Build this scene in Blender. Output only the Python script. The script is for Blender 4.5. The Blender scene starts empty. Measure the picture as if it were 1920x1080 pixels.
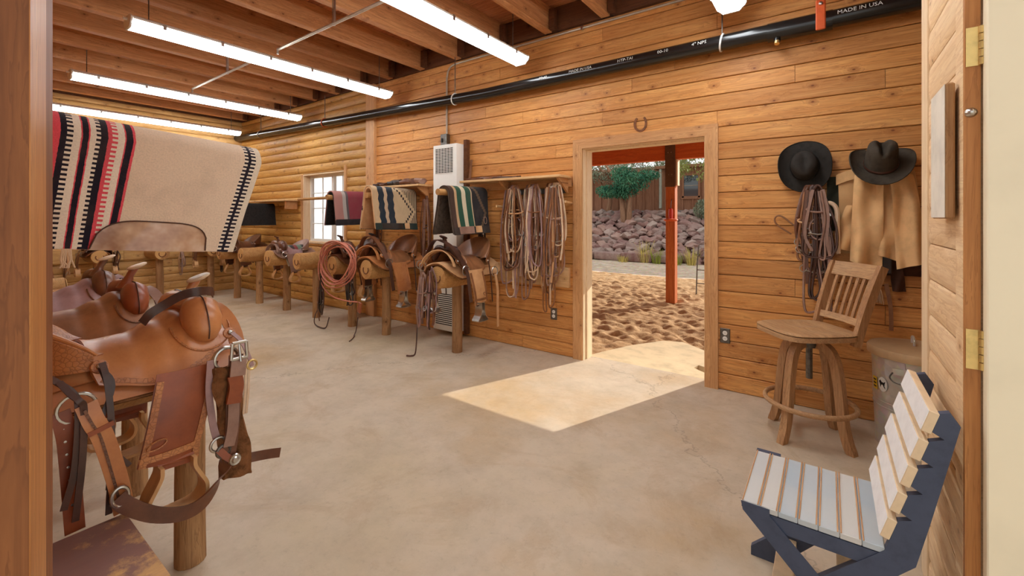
import bpy, bmesh, math, random
from mathutils import Vector, Matrix, noise, Euler
random.seed(7)
R = math.radians
PI = math.pi
SC = bpy.context.scene
COL = SC.collection

# ------------------------------------------------------------------ camera
F_PX, CAM_H, YAW, HORIZON = 818.0, 1.36, R(36), 408.0
cd = bpy.data.cameras.new('camera')
cd.sensor_fit = 'HORIZONTAL'; cd.sensor_width = 36.0
cd.lens = F_PX / 1920 * 36.0
cd.shift_y = -(540 - HORIZON) / 1920
cd.clip_start = 0.02; cd.clip_end = 300
cam = bpy.data.objects.new('camera', cd); COL.objects.link(cam)
cam.location = (0, 0, CAM_H); cam.rotation_euler = (R(90), 0, YAW)
SC.camera = cam

# ------------------------------------------------------------------ light
EXPOSURE = 0.46
SUN_E, SKY_E, TUBE_E = 4.6, 1.1, 12.5
w = bpy.data.worlds.new('sky'); SC.world = w; w.use_nodes = True
wt = w.node_tree; wt.nodes.clear()
sky = wt.nodes.new('ShaderNodeTexSky')
sky.sky_type = 'HOSEK_WILKIE'
sky.sun_direction = (0.32, 0.86, 0.40); sky.turbidity = 3.0; sky.ground_albedo = 0.5
mixw = wt.nodes.new('ShaderNodeMix'); mixw.data_type = 'RGBA'
mixw.inputs[0].default_value = 0.72
mixw.inputs[7].default_value = (0.93, 0.92, 0.90, 1)
bgn = wt.nodes.new('ShaderNodeBackground'); bgn.inputs[1].default_value = SKY_E
wo = wt.nodes.new('ShaderNodeOutputWorld')
wt.links.new(sky.outputs[0], mixw.inputs[6]); wt.links.new(mixw.outputs[2], bgn.inputs[0]); wt.links.new(bgn.outputs[0], wo.inputs[0])

sl = bpy.data.lights.new('sun', 'SUN'); sl.energy = SUN_E; sl.angle = R(0.15); sl.color = (1.0, 0.95, 0.86)
so = bpy.data.objects.new('sun', sl); COL.objects.link(so)
sd = Vector((-0.38, -1.0, -0.423 * 1.07))          # direction the sunlight travels
so.rotation_euler = sd.to_track_quat('-Z', 'Y').to_euler(); so.location = (4, 12, 8)

vs = SC.view_settings
vs.view_transform = 'Standard'; vs.look = 'None'; vs.gamma = 1.0; vs.exposure = EXPOSURE; vs.use_curve_mapping = False

# ------------------------------------------------------------------ mesh helpers
def add_box(bm, c, s, rot=None, bev=0.0, seg=1):
    r = bmesh.ops.create_cube(bm, size=1.0)
    vs_ = r['verts']
    bmesh.ops.scale(bm, vec=s, verts=vs_)
    if bev > 0:
        es = list({e for v in vs_ for e in v.link_edges})
        rr = bmesh.ops.bevel(bm, geom=es, offset=bev, segments=seg, profile=0.5, affect='EDGES')
        vs_ = list({v for f in rr['faces'] for v in f.verts} | {v for v in vs_ if v.is_valid})
    if rot is not None:
        bmesh.ops.rotate(bm, cent=(0, 0, 0), matrix=rot if isinstance(rot, Matrix) else Euler(rot).to_matrix(), verts=vs_)
    bmesh.ops.translate(bm, vec=c, verts=vs_)
    return vs_

def bx(bm, x0, x1, y0, y1, z0, z1, bev=0.0, seg=1):
    return add_box(bm, ((x0+x1)/2, (y0+y1)/2, (z0+z1)/2), (abs(x1-x0), abs(y1-y0), abs(z1-z0)), None, bev, seg)

def spline(pts, n=6, closed=False):
    P = [Vector(p) for p in pts]; m = len(P); out = []
    rng = range(m) if closed else range(m-1)
    for i in rng:
        p1, p2 = P[i], P[(i+1) % m]
        p0 = P[(i-1) % m] if (closed or i > 0) else p1*2-p2
        p3 = P[(i+2) % m] if (closed or i+2 < m) else p2*2-p1
        for k in range(n):
            t = k/n
            out.append(0.5*((2*p1)+(p2-p0)*t+(2*p0-5*p1+4*p2-p3)*t*t+(3*p1-p0-3*p2+p3)*t**3))
    if not closed: out.append(P[-1].copy())
    return out

def frames(P, closed=False, up=None):
    m = len(P); T = []
    for i in range(m):
        a = P[(i-1) % m] if (closed or i > 0) else P[i]
        b = P[(i+1) % m] if (closed or i < m-1) else P[i]
        t = (b-a); T.append(t.normalized() if t.length > 1e-9 else Vector((0, 0, 1)))
    nrm = Vector(up) if up else Vector((0, 0, 1))
    if abs(nrm.dot(T[0])) > 0.95: nrm = Vector((1, 0, 0)) if abs(T[0].x) < .9 else Vector((0, 1, 0))
    out = []
    for t in T:
        if up:
            n0 = Vector(up)
            if abs(n0.dot(t)) > 0.98: n0 = nrm
            nrm = n0
        nrm = (nrm - t*nrm.dot(t))
        if nrm.length < 1e-6: nrm = t.orthogonal()
        nrm.normalize()
        out.append((t, nrm.copy(), t.cross(nrm)))
    return out

def add_tube(bm, pts, r=0.01, n=8, caps=True, closed=False, ell=(1, 1), up=None):
    P = [Vector(p) for p in pts]; m = len(P)
    rs = r if isinstance(r, (list, tuple)) else [r]*m
    fr = frames(P, closed, up); rings = []
    for i in range(m):
        t, nn, b = fr[i]
        rings.append([bm.verts.new(P[i] + nn*(math.cos(2*PI*k/n)*rs[i]*ell[0]) + b*(math.sin(2*PI*k/n)*rs[i]*ell[1])) for k in range(n)])
    for i in range(m if closed else m-1):
        a, c = rings[i], rings[(i+1) % m]
        for k in range(n):
            bm.faces.new((a[k], a[(k+1) % n], c[(k+1) % n], c[k]))
    if caps and not closed:
        bm.faces.new(list(reversed(rings[0]))); bm.faces.new(rings[-1])

def add_ribbon(bm, pts, side, width=0.02, th=0.003):
    """strap: pts path, side = vector (or list) across the strap's width"""
    P = [Vector(p) for p in pts]; m = len(P)
    ws = width if isinstance(width, (list, tuple)) else [width]*m
    rings = []
    for i in range(m):
        t = (P[min(i+1, m-1)]-P[max(i-1, 0)]).normalized()
        s = Vector(side[i] if isinstance(side, list) else side)
        s = s - t*s.dot(t)
        if s.length < 1e-5: s = t.orthogonal()
        s.normalize(); nn = t.cross(s)
        a = s*ws[i]/2; b = nn*th/2
        rings.append([bm.verts.new(P[i]+q) for q in (-a-b, a-b, a+b, -a+b)])
    for i in range(m-1):
        a, c = rings[i], rings[i+1]
        for k in range(4): bm.faces.new((a[k], a[(k+1) % 4], c[(k+1) % 4], c[k]))
    bm.faces.new(list(reversed(rings[0]))); bm.faces.new(rings[-1])

def add_lathe(bm, prof, n=24, M=None, close=True):
    M = M or Matrix.Identity(4); rings = []
    for r, z in prof:
        if r < 1e-6: rings.append([bm.verts.new(M @ Vector((0, 0, z)))])
        else: rings.append([bm.verts.new(M @ Vector((r*math.cos(2*PI*k/n), r*math.sin(2*PI*k/n), z))) for k in range(n)])
    for a, c in zip(rings, rings[1:]):
        for k in range(n):
            k2 = (k+1) % n
            if len(a) == 1 and len(c) == 1: continue
            if len(a) == 1: bm.faces.new((a[0], c[k2], c[k]))
            elif len(c) == 1: bm.faces.new((a[k], a[k2], c[0]))
            else: bm.faces.new((a[k], a[k2], c[k2], c[k]))

def add_prism(bm, poly, f0, f1):
    """poly list of (a,b); f0,f1 map (a,b)->3D for the two faces"""
    A = [bm.verts.new(f0(*p)) for p in poly]; B = [bm.verts.new(f1(*p)) for p in poly]
    m = len(poly)
    bm.faces.new(A); bm.faces.new(list(reversed(B)))
    for i in range(m): bm.faces.new((A[i], B[i], B[(i+1) % m], A[(i+1) % m]))

def add_sheet(bm, fn, nu, nv, th, uv=False):
    """grid surface with thickness; fn(u,v)->Vector, u,v in 0..1"""
    G = [[Vector(fn(i/nu, j/nv)) for j in range(nv+1)] for i in range(nu+1)]
    def nrm(i, j):
        a = G[min(i+1, nu)][j]-G[max(i-1, 0)][j]; b = G[i][min(j+1, nv)]-G[i][max(j-1, 0)]
        c = a.cross(b); return c.normalized() if c.length > 1e-9 else Vector((0, 0, 1))
    T = [[bm.verts.new(G[i][j]) for j in range(nv+1)] for i in range(nu+1)]
    B = [[bm.verts.new(G[i][j]-nrm(i, j)*th) for j in range(nv+1)] for i in range(nu+1)]
    fs = []
    for i in range(nu):
        for j in range(nv):
            fs.append((bm.faces.new((T[i][j], T[i+1][j], T[i+1][j+1], T[i][j+1])), ((i, j), (i+1, j), (i+1, j+1), (i, j+1))))
            fs.append((bm.faces.new((B[i][j+1], B[i+1][j+1], B[i+1][j], B[i][j])), ((i, j+1), (i+1, j+1), (i+1, j), (i, j))))
    for i in range(nu):
        for j, fl in ((0, 1), (nv, 0)):
            q = (T[i][j], B[i][j], B[i+1][j], T[i+1][j]); fs.append((bm.faces.new(q if fl else q[::-1]), ((i, j),)*4))
    for j in range(nv):
        for i, fl in ((0, 0), (nu, 1)):
            q = (T[i][j], B[i][j], B[i][j+1], T[i][j+1]); fs.append((bm.faces.new(q if fl else q[::-1]), ((i, j),)*4))
    if uv:
        L = bm.loops.layers.uv.verify()
        for f, ids in fs:
            for lp, (i, j) in zip(f.loops, ids): lp[L].uv = (i/nu, j/nv)

def add_blob(bm, c, r, sub=2, jit=0.0, freq=3.0, rot=None, seed=0):
    rr = bmesh.ops.create_icosphere(bm, subdivisions=sub, radius=1.0)
    for v in rr['verts']:
        k = 1 + jit*noise.noise(v.co*freq + Vector((seed*7.3, seed*3.1, 0)))
        v.co = Vector((v.co.x*r[0], v.co.y*r[1], v.co.z*r[2]))*k
    if rot is not None: bmesh.ops.rotate(bm, cent=(0, 0, 0), matrix=Euler(rot).to_matrix(), verts=rr['verts'])
    bmesh.ops.translate(bm, vec=c, verts=rr['verts'])
    return rr['verts']

# ------------------------------------------------------------------ object helpers
def mk(name, bm, mat, smooth=35):
    bmesh.ops.recalc_face_normals(bm, faces=bm.faces[:])
    me = bpy.data.meshes.new(name); bm.to_mesh(me); bm.free()
    if mat: me.materials.append(mat)
    if smooth:
        me.shade_smooth(); me.set_sharp_from_angle(angle=R(smooth))
    o = bpy.data.objects.new(name, me); COL.objects.link(o)
    return o

def part(name, bm, mat, parent, smooth=35, world=False, label=None, org=False):
    """a child mesh; verts are in the parent's local frame (or world, for parents without rotation)"""
    if world:
        q = Vector((0, 0, 0)); p = parent
        while p: q += p.location; p = p.parent
        bmesh.ops.translate(bm, vec=-q, verts=bm.verts[:])
    c = Vector((0, 0, 0))
    if org:
        mn = Vector([min(v.co[i] for v in bm.verts) for i in range(3)]); mx = Vector([max(v.co[i] for v in bm.verts) for i in range(3)])
        c = (mn+mx)/2; bmesh.ops.translate(bm, vec=-c, verts=bm.verts[:])
    o = mk(name, bm, mat, smooth); o.parent = parent; o.location = c
    if label: o['label'] = label
    return o

def tag(o, label, cat, group=None):
    o['label'] = label; o['category'] = cat
    if group: o['group'] = group
    return o

def thing(name, label, cat, loc=(0, 0, 0), rz=0.0, group=None):
    o = bpy.data.objects.new(name, None); COL.objects.link(o)
    o.empty_display_size = 0.05
    o.location = loc; o.rotation_euler = (0, 0, rz)
    return tag(o, label, cat, group)

def top(name, bm, mat, label, cat, group=None, smooth=35):
    """a top-level single mesh, verts in world; origin moved to its base centre"""
    mn = Vector([min(v.co[i] for v in bm.verts) for i in range(3)]); mx = Vector([max(v.co[i] for v in bm.verts) for i in range(3)])
    c = Vector(((mn.x+mx.x)/2, (mn.y+mx.y)/2, mn.z)); bmesh.ops.translate(bm, vec=-c, verts=bm.verts[:])
    o = mk(name, bm, mat, smooth); o.location = c
    return tag(o, label, cat, group)

def struct(name, bm=None, mat=None, smooth=0, label=None):
    if bm is None:
        o = bpy.data.objects.new(name, None); COL.objects.link(o); o.empty_display_size = 0.05
    else: o = mk(name, bm, mat, smooth)
    o['kind'] = 'structure'
    if label: o['label'] = label
    return o

def copy_tree(o, parent=None):
    c = o.copy(); COL.objects.link(c); c.parent = parent
    for ch in list(o.children): copy_tree(ch, c)
    return c

NB = bmesh.new
# ------------------------------------------------------------------ material helpers
def C(r, g, b):
    f = lambda x: ((x/255+0.055)/1.055)**2.4 if x/255 > 0.04045 else x/255/12.92
    return (f(r), f(g), f(b), 1.0)

class G:
    def __init__(s, name):
        s.m = bpy.data.materials.new(name); s.m.use_nodes = True
        s.t = s.m.node_tree; s.b = s.t.nodes['Principled BSDF']
    def n(s, typ, out=0, props=None, **inp):
        nd = s.t.nodes.new('ShaderNode'+typ)
        for k, v in (props or {}).items(): setattr(nd, k, v)
        for k, v in inp.items(): s.set(nd, k, v)
        return nd.outputs[out]
    def set(s, nd, k, v):
        key = int(k[1:]) if (k[0] == 'i' and k[1:].isdigit()) else k.replace('_', ' ')
        sock = nd.inputs[key]
        if isinstance(v, bpy.types.NodeSocket): s.t.links.new(v, sock)
        else: sock.default_value = v
    def P(s, **inp):
        for k, v in inp.items(): s.set(s.b, k, v)
        return s
    def math(s, op, a, b=0.0, c=0.0, clamp=False): return s.n('Math', 0, {'operation': op, 'use_clamp': clamp}, i0=a, i1=b, i2=c)
    def mix(s, f, a, b, mode='MIX'): return s.n('Mix', 2, {'data_type': 'RGBA', 'blend_type': mode}, i0=f, i6=a, i7=b)
    def ramp(s, f, stops, interp='LINEAR'):
        nd = s.t.nodes.new('ShaderNodeValToRGB'); cr = nd.color_ramp; cr.interpolation = interp
        while len(cr.elements) < len(stops): cr.elements.new(1.0)
        while len(cr.elements) > len(stops): cr.elements.remove(cr.elements[-1])
        for e, (p, c) in zip(cr.elements, stops):
            e.position = p; e.color = c if hasattr(c, '__len__') else (c, c, c, 1)
        s.set(nd, 'i0', f); return nd.outputs[0]
    def coord(s, which='Object'): return s.n('TexCoord', ['Generated', 'Normal', 'UV', 'Object'].index(which))
    def rnd(s): return s.n('ObjectInfo', 5)
    def mapv(s, v, scale=(1, 1, 1), loc=(0, 0, 0), rot=(0, 0, 0)):
        return s.n('Mapping', 0, None, Vector=v, Scale=scale, Location=loc, Rotation=rot)
    def vadd(s, a, b): return s.n('VectorMath', 0, {'operation': 'ADD'}, i0=a, i1=b)
    def bump(s, h, st=0.3, d=0.01): return s.n('Bump', 0, None, Height=h, Strength=st, Distance=d)
    def noise(s, v, sc=5, det=4, rough=0.55, out=0, dist=0.0): return s.n('TexNoise', out, None, Vector=v, Scale=sc, Detail=det, Roughness=rough, Distortion=dist)

def wood(name, light, mid, dark, axis='X', rough=0.55, knots=True, per=0.5, gs=1.0, spec=0.35, fine=1.0, worn=None):
    g = G(name)
    r = g.rnd()
    off = g.n('CombineXYZ', 0, None, X=g.math('MULTIPLY', r, 37.0), Y=g.math('MULTIPLY', r, 61.0), Z=g.math('MULTIPLY', r, 83.0))
    co = g.vadd(g.coord(), off)
    st = {'X': (1, 11, 11), 'Y': (11, 1, 11), 'Z': (11, 11, 1)}[axis]
    sp_ = g.n('SeparateXYZ', 0, None, Vector=co).node.outputs
    ia, ib = {'X': (0, 2), 'Y': (1, 2), 'Z': (2, 0)}[axis]
    kv = g.n('CombineXYZ', 0, None, X=sp_[ia], Y=g.math('MULTIPLY', sp_[ib], 1.6))
    vd = g.n('TexVoronoi', 0, {'feature': 'F1', 'voronoi_dimensions': '2D'}, Vector=kv, Scale=4.2, Randomness=1.0)
    vc = g.n('TexVoronoi', 1, {'feature': 'F1', 'voronoi_dimensions': '2D'}, Vector=kv, Scale=4.2, Randomness=1.0)
    pick = g.math('GREATER_THAN', g.n('SeparateColor', 0, None, Color=vc), 0.62)
    near = g.math('MULTIPLY', pick, g.n('MapRange', 0, {'interpolation_type': 'SMOOTHSTEP'}, Value=vd, i1=0.0, i2=0.34, i3=1.0, i4=0.0))
    warp = g.math('MULTIPLY', near, 0.35 if knots else 0.0)
    wv = g.n('CombineXYZ', 0, None, X=warp, Y=warp, Z=warp)
    gv = g.vadd(g.mapv(co, st), wv)
    n1 = g.noise(gv, 1.6*gs, 5, 0.6, dist=0.6)
    n2 = g.noise(g.mapv(co, tuple(3 if k == 1 else 130 for k in st)), 1.0, 3, 0.6)
    n3 = g.noise(co, 1.3, 2, 0.5)
    rings = g.math('FRACT', g.math('MULTIPLY', n1, 7.0))
    rg = g.ramp(rings, [(0.0, 0.0), (0.75, 0.45), (0.93, 1.0), (1.0, 0.0)])
    base = g.mix(g.ramp(n1, [(0.3, 0), (0.7, 1)]), light, mid)
    base = g.mix(g.math('MULTIPLY', rg, 0.48), base, dark)
    base = g.mix(g.math('MULTIPLY', g.ramp(n2, [(0.45, 0), (0.72, 1)]), 0.42*fine), base, dark)
    # board-to-board tone
    tone = g.ramp(r, [(0.0, (1-per*.42, 1-per*.55, 1-per*.62, 1)), (0.5, (1, 1-per*.05, 1-per*.1, 1)), (1.0, (1+per*.18, 1+per*.2, 1+per*.22, 1))])
    base = g.mix(1.0, base, tone, 'MULTIPLY')
    base = g.mix(g.math('MULTIPLY', g.ramp(n3, [(0.45, 0), (0.75, 1)]), 0.22), base, mid)
    if knots:
        km = g.math('MULTIPLY', pick, g.n('MapRange', 0, {'interpolation_type': 'SMOOTHSTEP'}, Value=vd, i1=0.02, i2=0.058, i3=1.0, i4=0.0))
        base = g.mix(g.math('MULTIPLY', km, 0.92), base, tuple(c*0.45 for c in dark[:3])+(1,))
        halo = g.math('MULTIPLY', pick, g.n('MapRange', 0, {'interpolation_type': 'SMOOTHSTEP'}, Value=vd, i1=0.05, i2=0.22, i3=1.0, i4=0.0))
        base = g.mix(g.math('MULTIPLY', halo, 0.42), base, dark)
    if worn:
        wn = g.noise(co, 9, 8, 0.75)
        base = g.mix(g.ramp(wn, [(0.50, 0), (0.58, 1)]), worn, base)
    g.P(Base_Color=base, Roughness=rough, Specular_IOR_Level=spec)
    g.set(g.b, 'Normal', g.bump(g.math('ADD', n1, g.math('MULTIPLY', n2, 0.4)), 0.18, 0.006))
    return g.m

def plain(name, col, rough=0.5, metal=0.0, var=0.12, sc=14, bump=0.1, spec=0.4, vs=None):
    g = G(name); co = g.coord()
    n = g.noise(co, sc, 5, 0.6)
    dk = tuple(c*(1-var*2.2) for c in col[:3])+(1,); lt = tuple(min(1, c*(1+var)) for c in col[:3])+(1,)
    g.P(Base_Color=g.ramp(n, [(0.3, dk), (0.5, col), (0.75, lt)]), Roughness=rough, Metallic=metal, Specular_IOR_Level=spec)
    if bump: g.set(g.b, 'Normal', g.bump(g.noise(co, sc*5, 3), bump, 0.003))
    return g.m

def leather(name, col, dark, rough=0.42, tool=0.0, spec=0.6, per=0.0):
    g = G(name); co = g.coord()
    n = g.noise(co, 7, 5, 0.65); n2 = g.noise(co, 70, 3, 0.6); n3 = g.noise(co, 2.2, 3, .5)
    base = g.mix(g.ramp(n, [(0.32, 1), (0.68, 0)]), col, dark)
    base = g.mix(g.math('MULTIPLY', g.ramp(n3, [(0.5, 0), (0.75, 1)]), 0.35), base, tuple(min(1, c*1.5) for c in col[:3])+(1,))
    base = g.mix(g.math('MULTIPLY', g.ramp(n2, [(0.55, 0), (0.8, 1)]), 0.25), base, dark)
    if per:
        base = g.mix(1.0, base, g.ramp(g.rnd(), [(0, (1-per,)*3+(1,)), (1, (1+per*.6,)*3+(1,))]), 'MULTIPLY')
    h = g.math('MULTIPLY', n2, 0.5)
    if tool:
        v = g.n('TexVoronoi', 0, {'feature': 'DISTANCE_TO_EDGE'}, Vector=co, Scale=75.0)
        tl = g.ramp(v, [(0.0, 0), (0.15, 1)])
        h = g.math('ADD', h, g.math('MULTIPLY', tl, 0.9*tool))
        base = g.mix(g.math('MULTIPLY', g.math('SUBTRACT', 1.0, tl), 0.5*tool), base, tuple(c*.55 for c in dark[:3])+(1,))
    g.P(Base_Color=base, Roughness=g.math('ADD', rough-.16, g.math('MULTIPLY', n, 0.24)), Specular_IOR_Level=spec)
    g.set(g.b, 'Normal', g.bump(h, 0.25, 0.003))
    return g.m

M = {}
M['plank'] = wood('pine_wall_boards', C(236, 178, 108), C(214, 146, 76), C(146, 80, 36), 'X', 0.5, per=0.4)
M['plank_y'] = wood('pine_boards_side', C(224, 182, 118), C(202, 154, 90), C(142, 94, 46), 'Y', 0.55, per=0.3)
M['log_siding'] = wood('pine_log_siding', C(228, 182, 106), C(206, 150, 74), C(140, 88, 36), 'X', 0.5, per=0.28)
M['plank_pale'] = wood('pale_pine_boards', C(250, 224, 184), C(238, 202, 154), C(196, 146, 98), 'Y', 0.5, per=0.15)
M['trim'] = wood('fir_trim_x', C(226, 176, 122), C(210, 154, 100), C(160, 104, 62), 'X', 0.5, per=0.15)
M['trim_z'] = wood('fir_trim_z', C(228, 180, 126), C(212, 158, 104), C(160, 104, 62), 'Z', 0.5, per=0.15)
M['jamb'] = wood('pale_jamb', C(246, 226, 192), C(238, 208, 166), C(206, 164, 120), 'Z', 0.55, knots=False, per=0.1)
M['joist'] = wood('rough_joist', C(222, 164, 110), C(198, 136, 84), C(130, 78, 44), 'Y', 0.7, per=0.4)
M['deck'] = wood('roof_deck', C(216, 148, 100), C(190, 118, 76), C(120, 68, 40), 'X', 0.75, per=0.7)
M['dark_block'] = wood('dark_blocking', C(120, 74, 42), C(96, 56, 30), C(54, 30, 16), 'X', 0.8, per=0.3)
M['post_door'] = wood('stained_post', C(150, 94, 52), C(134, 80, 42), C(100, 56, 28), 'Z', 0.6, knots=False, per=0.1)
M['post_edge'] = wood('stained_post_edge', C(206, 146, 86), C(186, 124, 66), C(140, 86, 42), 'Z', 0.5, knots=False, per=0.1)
M['bark'] = wood('peeled_log_z', C(196, 156, 110), C(164, 120, 78), C(104, 68, 40), 'Z', 0.75, per=0.35)
M['log'] = wood('peeled_log_y', C(216, 168, 106), C(190, 138, 80), C(130, 84, 44), 'Y', 0.65, per=0.35)
M['log_x'] = wood('peeled_log_x', C(200, 152, 92), C(172, 122, 68), C(112, 72, 36), 'X', 0.65, per=0.35)
M['oak'] = wood('worn_oak', C(214, 174, 128), C(188, 144, 100), C(122, 84, 56), 'Y', 0.5, knots=False, per=0.1, gs=1.4)
M['oak_z'] = wood('worn_oak_z', C(204, 160, 114), C(174, 126, 84), C(106, 70, 46), 'Z', 0.5, knots=False, per=0.15, gs=1.4)
M['shelf'] = wood('raw_shelf', C(240, 206, 156), C(224, 178, 122), C(180, 128, 76), 'X', 0.55, per=0.1)
M['cream'] = plain('cream_paint', C(252, 240, 208), 0.55, var=0.03, sc=3, bump=0.04)
M['white'] = plain('white_enamel', C(240, 238, 230), 0.35, var=0.03, sc=4, bump=0.0)
M['offwhite'] = plain('heater_enamel', C(238, 234, 224), 0.4, var=0.02, sc=4, bump=0.0)
M['black_slot'] = plain('dark_void', C(40, 38, 36), 0.8, var=0.1, bump=0)
M['steel'] = plain('steel', C(196, 194, 188), 0.28, 1.0, var=0.08, sc=30, bump=0.02)
M['steel_dk'] = plain('aged_steel', C(120, 116, 110), 0.42, 1.0, var=0.2, sc=30, bump=0.05)
M['brass'] = plain('brass', C(226, 196, 128), 0.4, 0.8, var=0.12, sc=25, bump=0.02)
M['rust'] = plain('rusty_iron', C(134, 88, 60), 0.75, 0.3, var=0.35, sc=40, bump=0.3)
M['pipe'] = plain('black_abs', C(26, 25, 24), 0.22, 0.0, var=0.15, sc=6, bump=0.0, spec=0.6)
M['orange'] = plain('orange_clamp', C(214, 92, 40), 0.45, 0.0, var=0.1)
M['print'] = plain('white_print', C(226, 224, 216), 0.6, var=0.03, bump=0)
M['blue'] = plain('slate_blue_paint', C(70, 78, 98), 0.55, var=0.08, sc=30, bump=0.08)
M['conduit'] = plain('grey_conduit', C(190, 178, 160), 0.4, 0.5, var=0.08)
# ================================================================== THE SETTING
D = 3.77            # face of the long boarded wall
XB = -9.2           # face of the far end wall
ZC = 3.2            # underside of the joists
DX0, DX1, DZ = -1.895, -0.815, 2.012      # doorway
WX0, WX1, WZ0, WZ1 = -6.93, -5.80, 0.98, 2.04   # window

# --- floor: brushed, stained concrete slab
g = G('stained_concrete'); co = g.coord()
a = g.noise(co, 0.55, 6, 0.62); b = g.noise(co, 4.0, 8, 0.7); c_ = g.noise(co, 26, 6, 0.75); sw = g.noise(g.mapv(co, (1, 1, 1)), 1.4, 9, 0.72, dist=1.6)
base = g.ramp(a, [(0.34, C(190, 160, 120)), (0.5, C(204, 186, 162)), (0.66, C(200, 180, 148))])
base = g.mix(g.math('MULTIPLY', g.ramp(b, [(0.42, 0), (0.7, 1)]), 0.40), base, C(156, 140, 118))
base = g.mix(g.math('MULTIPLY', g.ramp(sw, [(0.52, 0), (0.62, 1)]), 0.28), base, C(170, 138, 100))
base = g.mix(g.math('MULTIPLY', g.ramp(c_, [(0.55, 0), (0.72, 1)]), 0.26), base, C(126, 112, 96))
cr = g.n('TexVoronoi', 0, {'feature': 'DISTANCE_TO_EDGE'}, Vector=g.vadd(co, g.n('VectorMath', 0, {'operation': 'SCALE'}, i0=g.noise(co, 2.0, 5, .7, out=1), Scale=0.7)), Scale=0.33)
base = g.mix(g.ramp(cr, [(0.0, 0.35), (0.0035, 0)]), base, C(96, 82, 68))
g.P(Base_Color=base, Roughness=g.ramp(b, [(0.3, 0.42), (0.7, 0.66)]), Specular_IOR_Level=0.35)
g.set(g.b, 'Normal', g.bump(g.math('ADD', c_, b), 0.08, 0.004))
M['floor'] = g.m
bm = NB(); bx(bm, XB-.2, 3.2, -3.2, 3.925, -0.15, 0.0)
struct('floor', bm, M['floor'], label='stained bare concrete floor')

# --- plank maker -------------------------------------------------------------
def plank(parent, axis, a0, a1, z0, z1, face, nrm, mat, bulge=0.0, th=0.02, name='plank'):
    """one horizontal board: runs a0..a1 along axis, its front at `face`, facing nrm (+1/-1)"""
    h = z1-z0; gp = 0.0022; ch = 0.0045
    if bulge: prof = [(-th, gp), (0.0, gp), (bulge*.62, h*.12), (bulge*.94, h*.32), (bulge, h*.52), (bulge*.86, h*.74), (bulge*.5, h*.92), (0.0, h-gp), (-th, h-gp)]
    else: prof = [(-th, gp), (-ch, gp), (0, gp+ch), (0, h-gp-ch), (-ch, h-gp), (-th, h-gp)]
    am, zm = (a0+a1)/2, (z0+z1)/2
    bm = NB(); L = (a1-a0)/2-0.0012
    def f(s):
        def q(d, z):
            if axis == 'X': return (s*L, nrm*d, z-h/2)
            return (nrm*d, s*L, z-h/2)
        return q
    add_prism(bm, prof, f(-1), f(1))
    o = mk(name, bm, mat, 50 if bulge else 0); o.parent = parent
    o.location = (am, face, zm) if axis == 'X' else (face, am, zm)
    return o

def rows_with_holes(parent, axis, a0, a1, face, nrm, mat, holes, bulge, rh, lens, z0=0.0, z1=ZC, seed=1, joints=None):
    rg = random.Random(seed); z = z0; k = 0
    while z < z1-0.02:
        zt = min(z+rh, z1)
        cuts = [a0]; x = a0 + rg.uniform(0.25, 1.0)*lens[0]
        js = joints[k % len(joints)] if joints else None
        if js is not None: cuts += [j for j in js if a0 < j < a1]
        else:
            while x < a1-0.25: cuts.append(x); x += rg.uniform(*lens)
        cuts.append(a1)
        for c0, c1 in zip(cuts, cuts[1:]):
            segs = [(c0, c1, z, zt)]
            for (h0, h1, hz0, hz1) in holes:
                out = []
                for (s0, s1, q0, q1) in segs:
                    if h1 <= s0 or h0 >= s1 or hz1 <= q0+1e-4 or hz0 >= q1-1e-4: out.append((s0, s1, q0, q1)); continue
                    if s0 < h0: out.append((s0, h0, q0, q1))
                    if s1 > h1: out.append((h1, s1, q0, q1))
                    m0, m1 = max(s0, h0), min(s1, h1)
                    if hz1 < q1-0.008: out.append((m0, m1, hz1, q1))
                    if hz0 > q0+0.008: out.append((m0, m1, q0, hz0))
                segs = out
            for s in segs:
                if s[1]-s[0] > 0.012: plank(parent, axis, s[0], s[1], s[2], s[3], face, nrm, mat, bulge)
        z = zt; k += 1

# --- long wall with the doorway and the window
def wall_boxes(bm, x0, x1, y0, y1, z0, z1, holes):
    xs = sorted({x0, x1} | {h[0] for h in holes} | {h[1] for h in holes})
    for a, b in zip(xs, xs[1:]):
        hs = [h for h in holes if h[0] <= a+1e-6 and h[1] >= b-1e-6]
        if not hs: bx(bm, a, b, y0, y1, z0, z1)
        else:
            h = hs[0]
            if h[2] > z0: bx(bm, a, b, y0, y1, z0, h[2])
            if h[3] < z1: bx(bm, a, b, y0, y1, h[3], z1)
HD = (DX0-.02, DX1+.02, 0.0, DZ+.02); HW = (WX0-.02, WX1+.02, WZ0-.03, WZ1+.02)
XR = 1.75
bm = NB(); wall_boxes(bm, XB-.2, XR+.1, D+.02, D+.15, 0, 3.5, [HD, HW])
wall_back = struct('wall_back', bm, M['dark_block'], label='long wall of honey pine boards')
XP0, XP1 = -5.235, -5.05    # upright post in the wall
jt = [[-4.3, -2.6, -.2], [-3.1, -1.42], [-4.6, -1.05, .6], [-3.7, -2.2], [-2.9, -.72], [-4.0, -1.7, .3]]
rows_with_holes(wall_back, 'X', XP1, XR, D, -1, M['plank'], [HD], 0.0, 0.13, (1.5, 3), seed=3, joints=jt)
rows_with_holes(wall_back, 'X', XB, XP0, D, -1, M['log_siding'], [HW], 0.018, 0.13, (1.6, 3.2), seed=5)
bm = NB(); bx(bm, XP0, XP1, D-.045, D+.02, 0, ZC, 0.006)
part('wall_post', bm, M['trim_z'], wall_back, 0)

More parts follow.
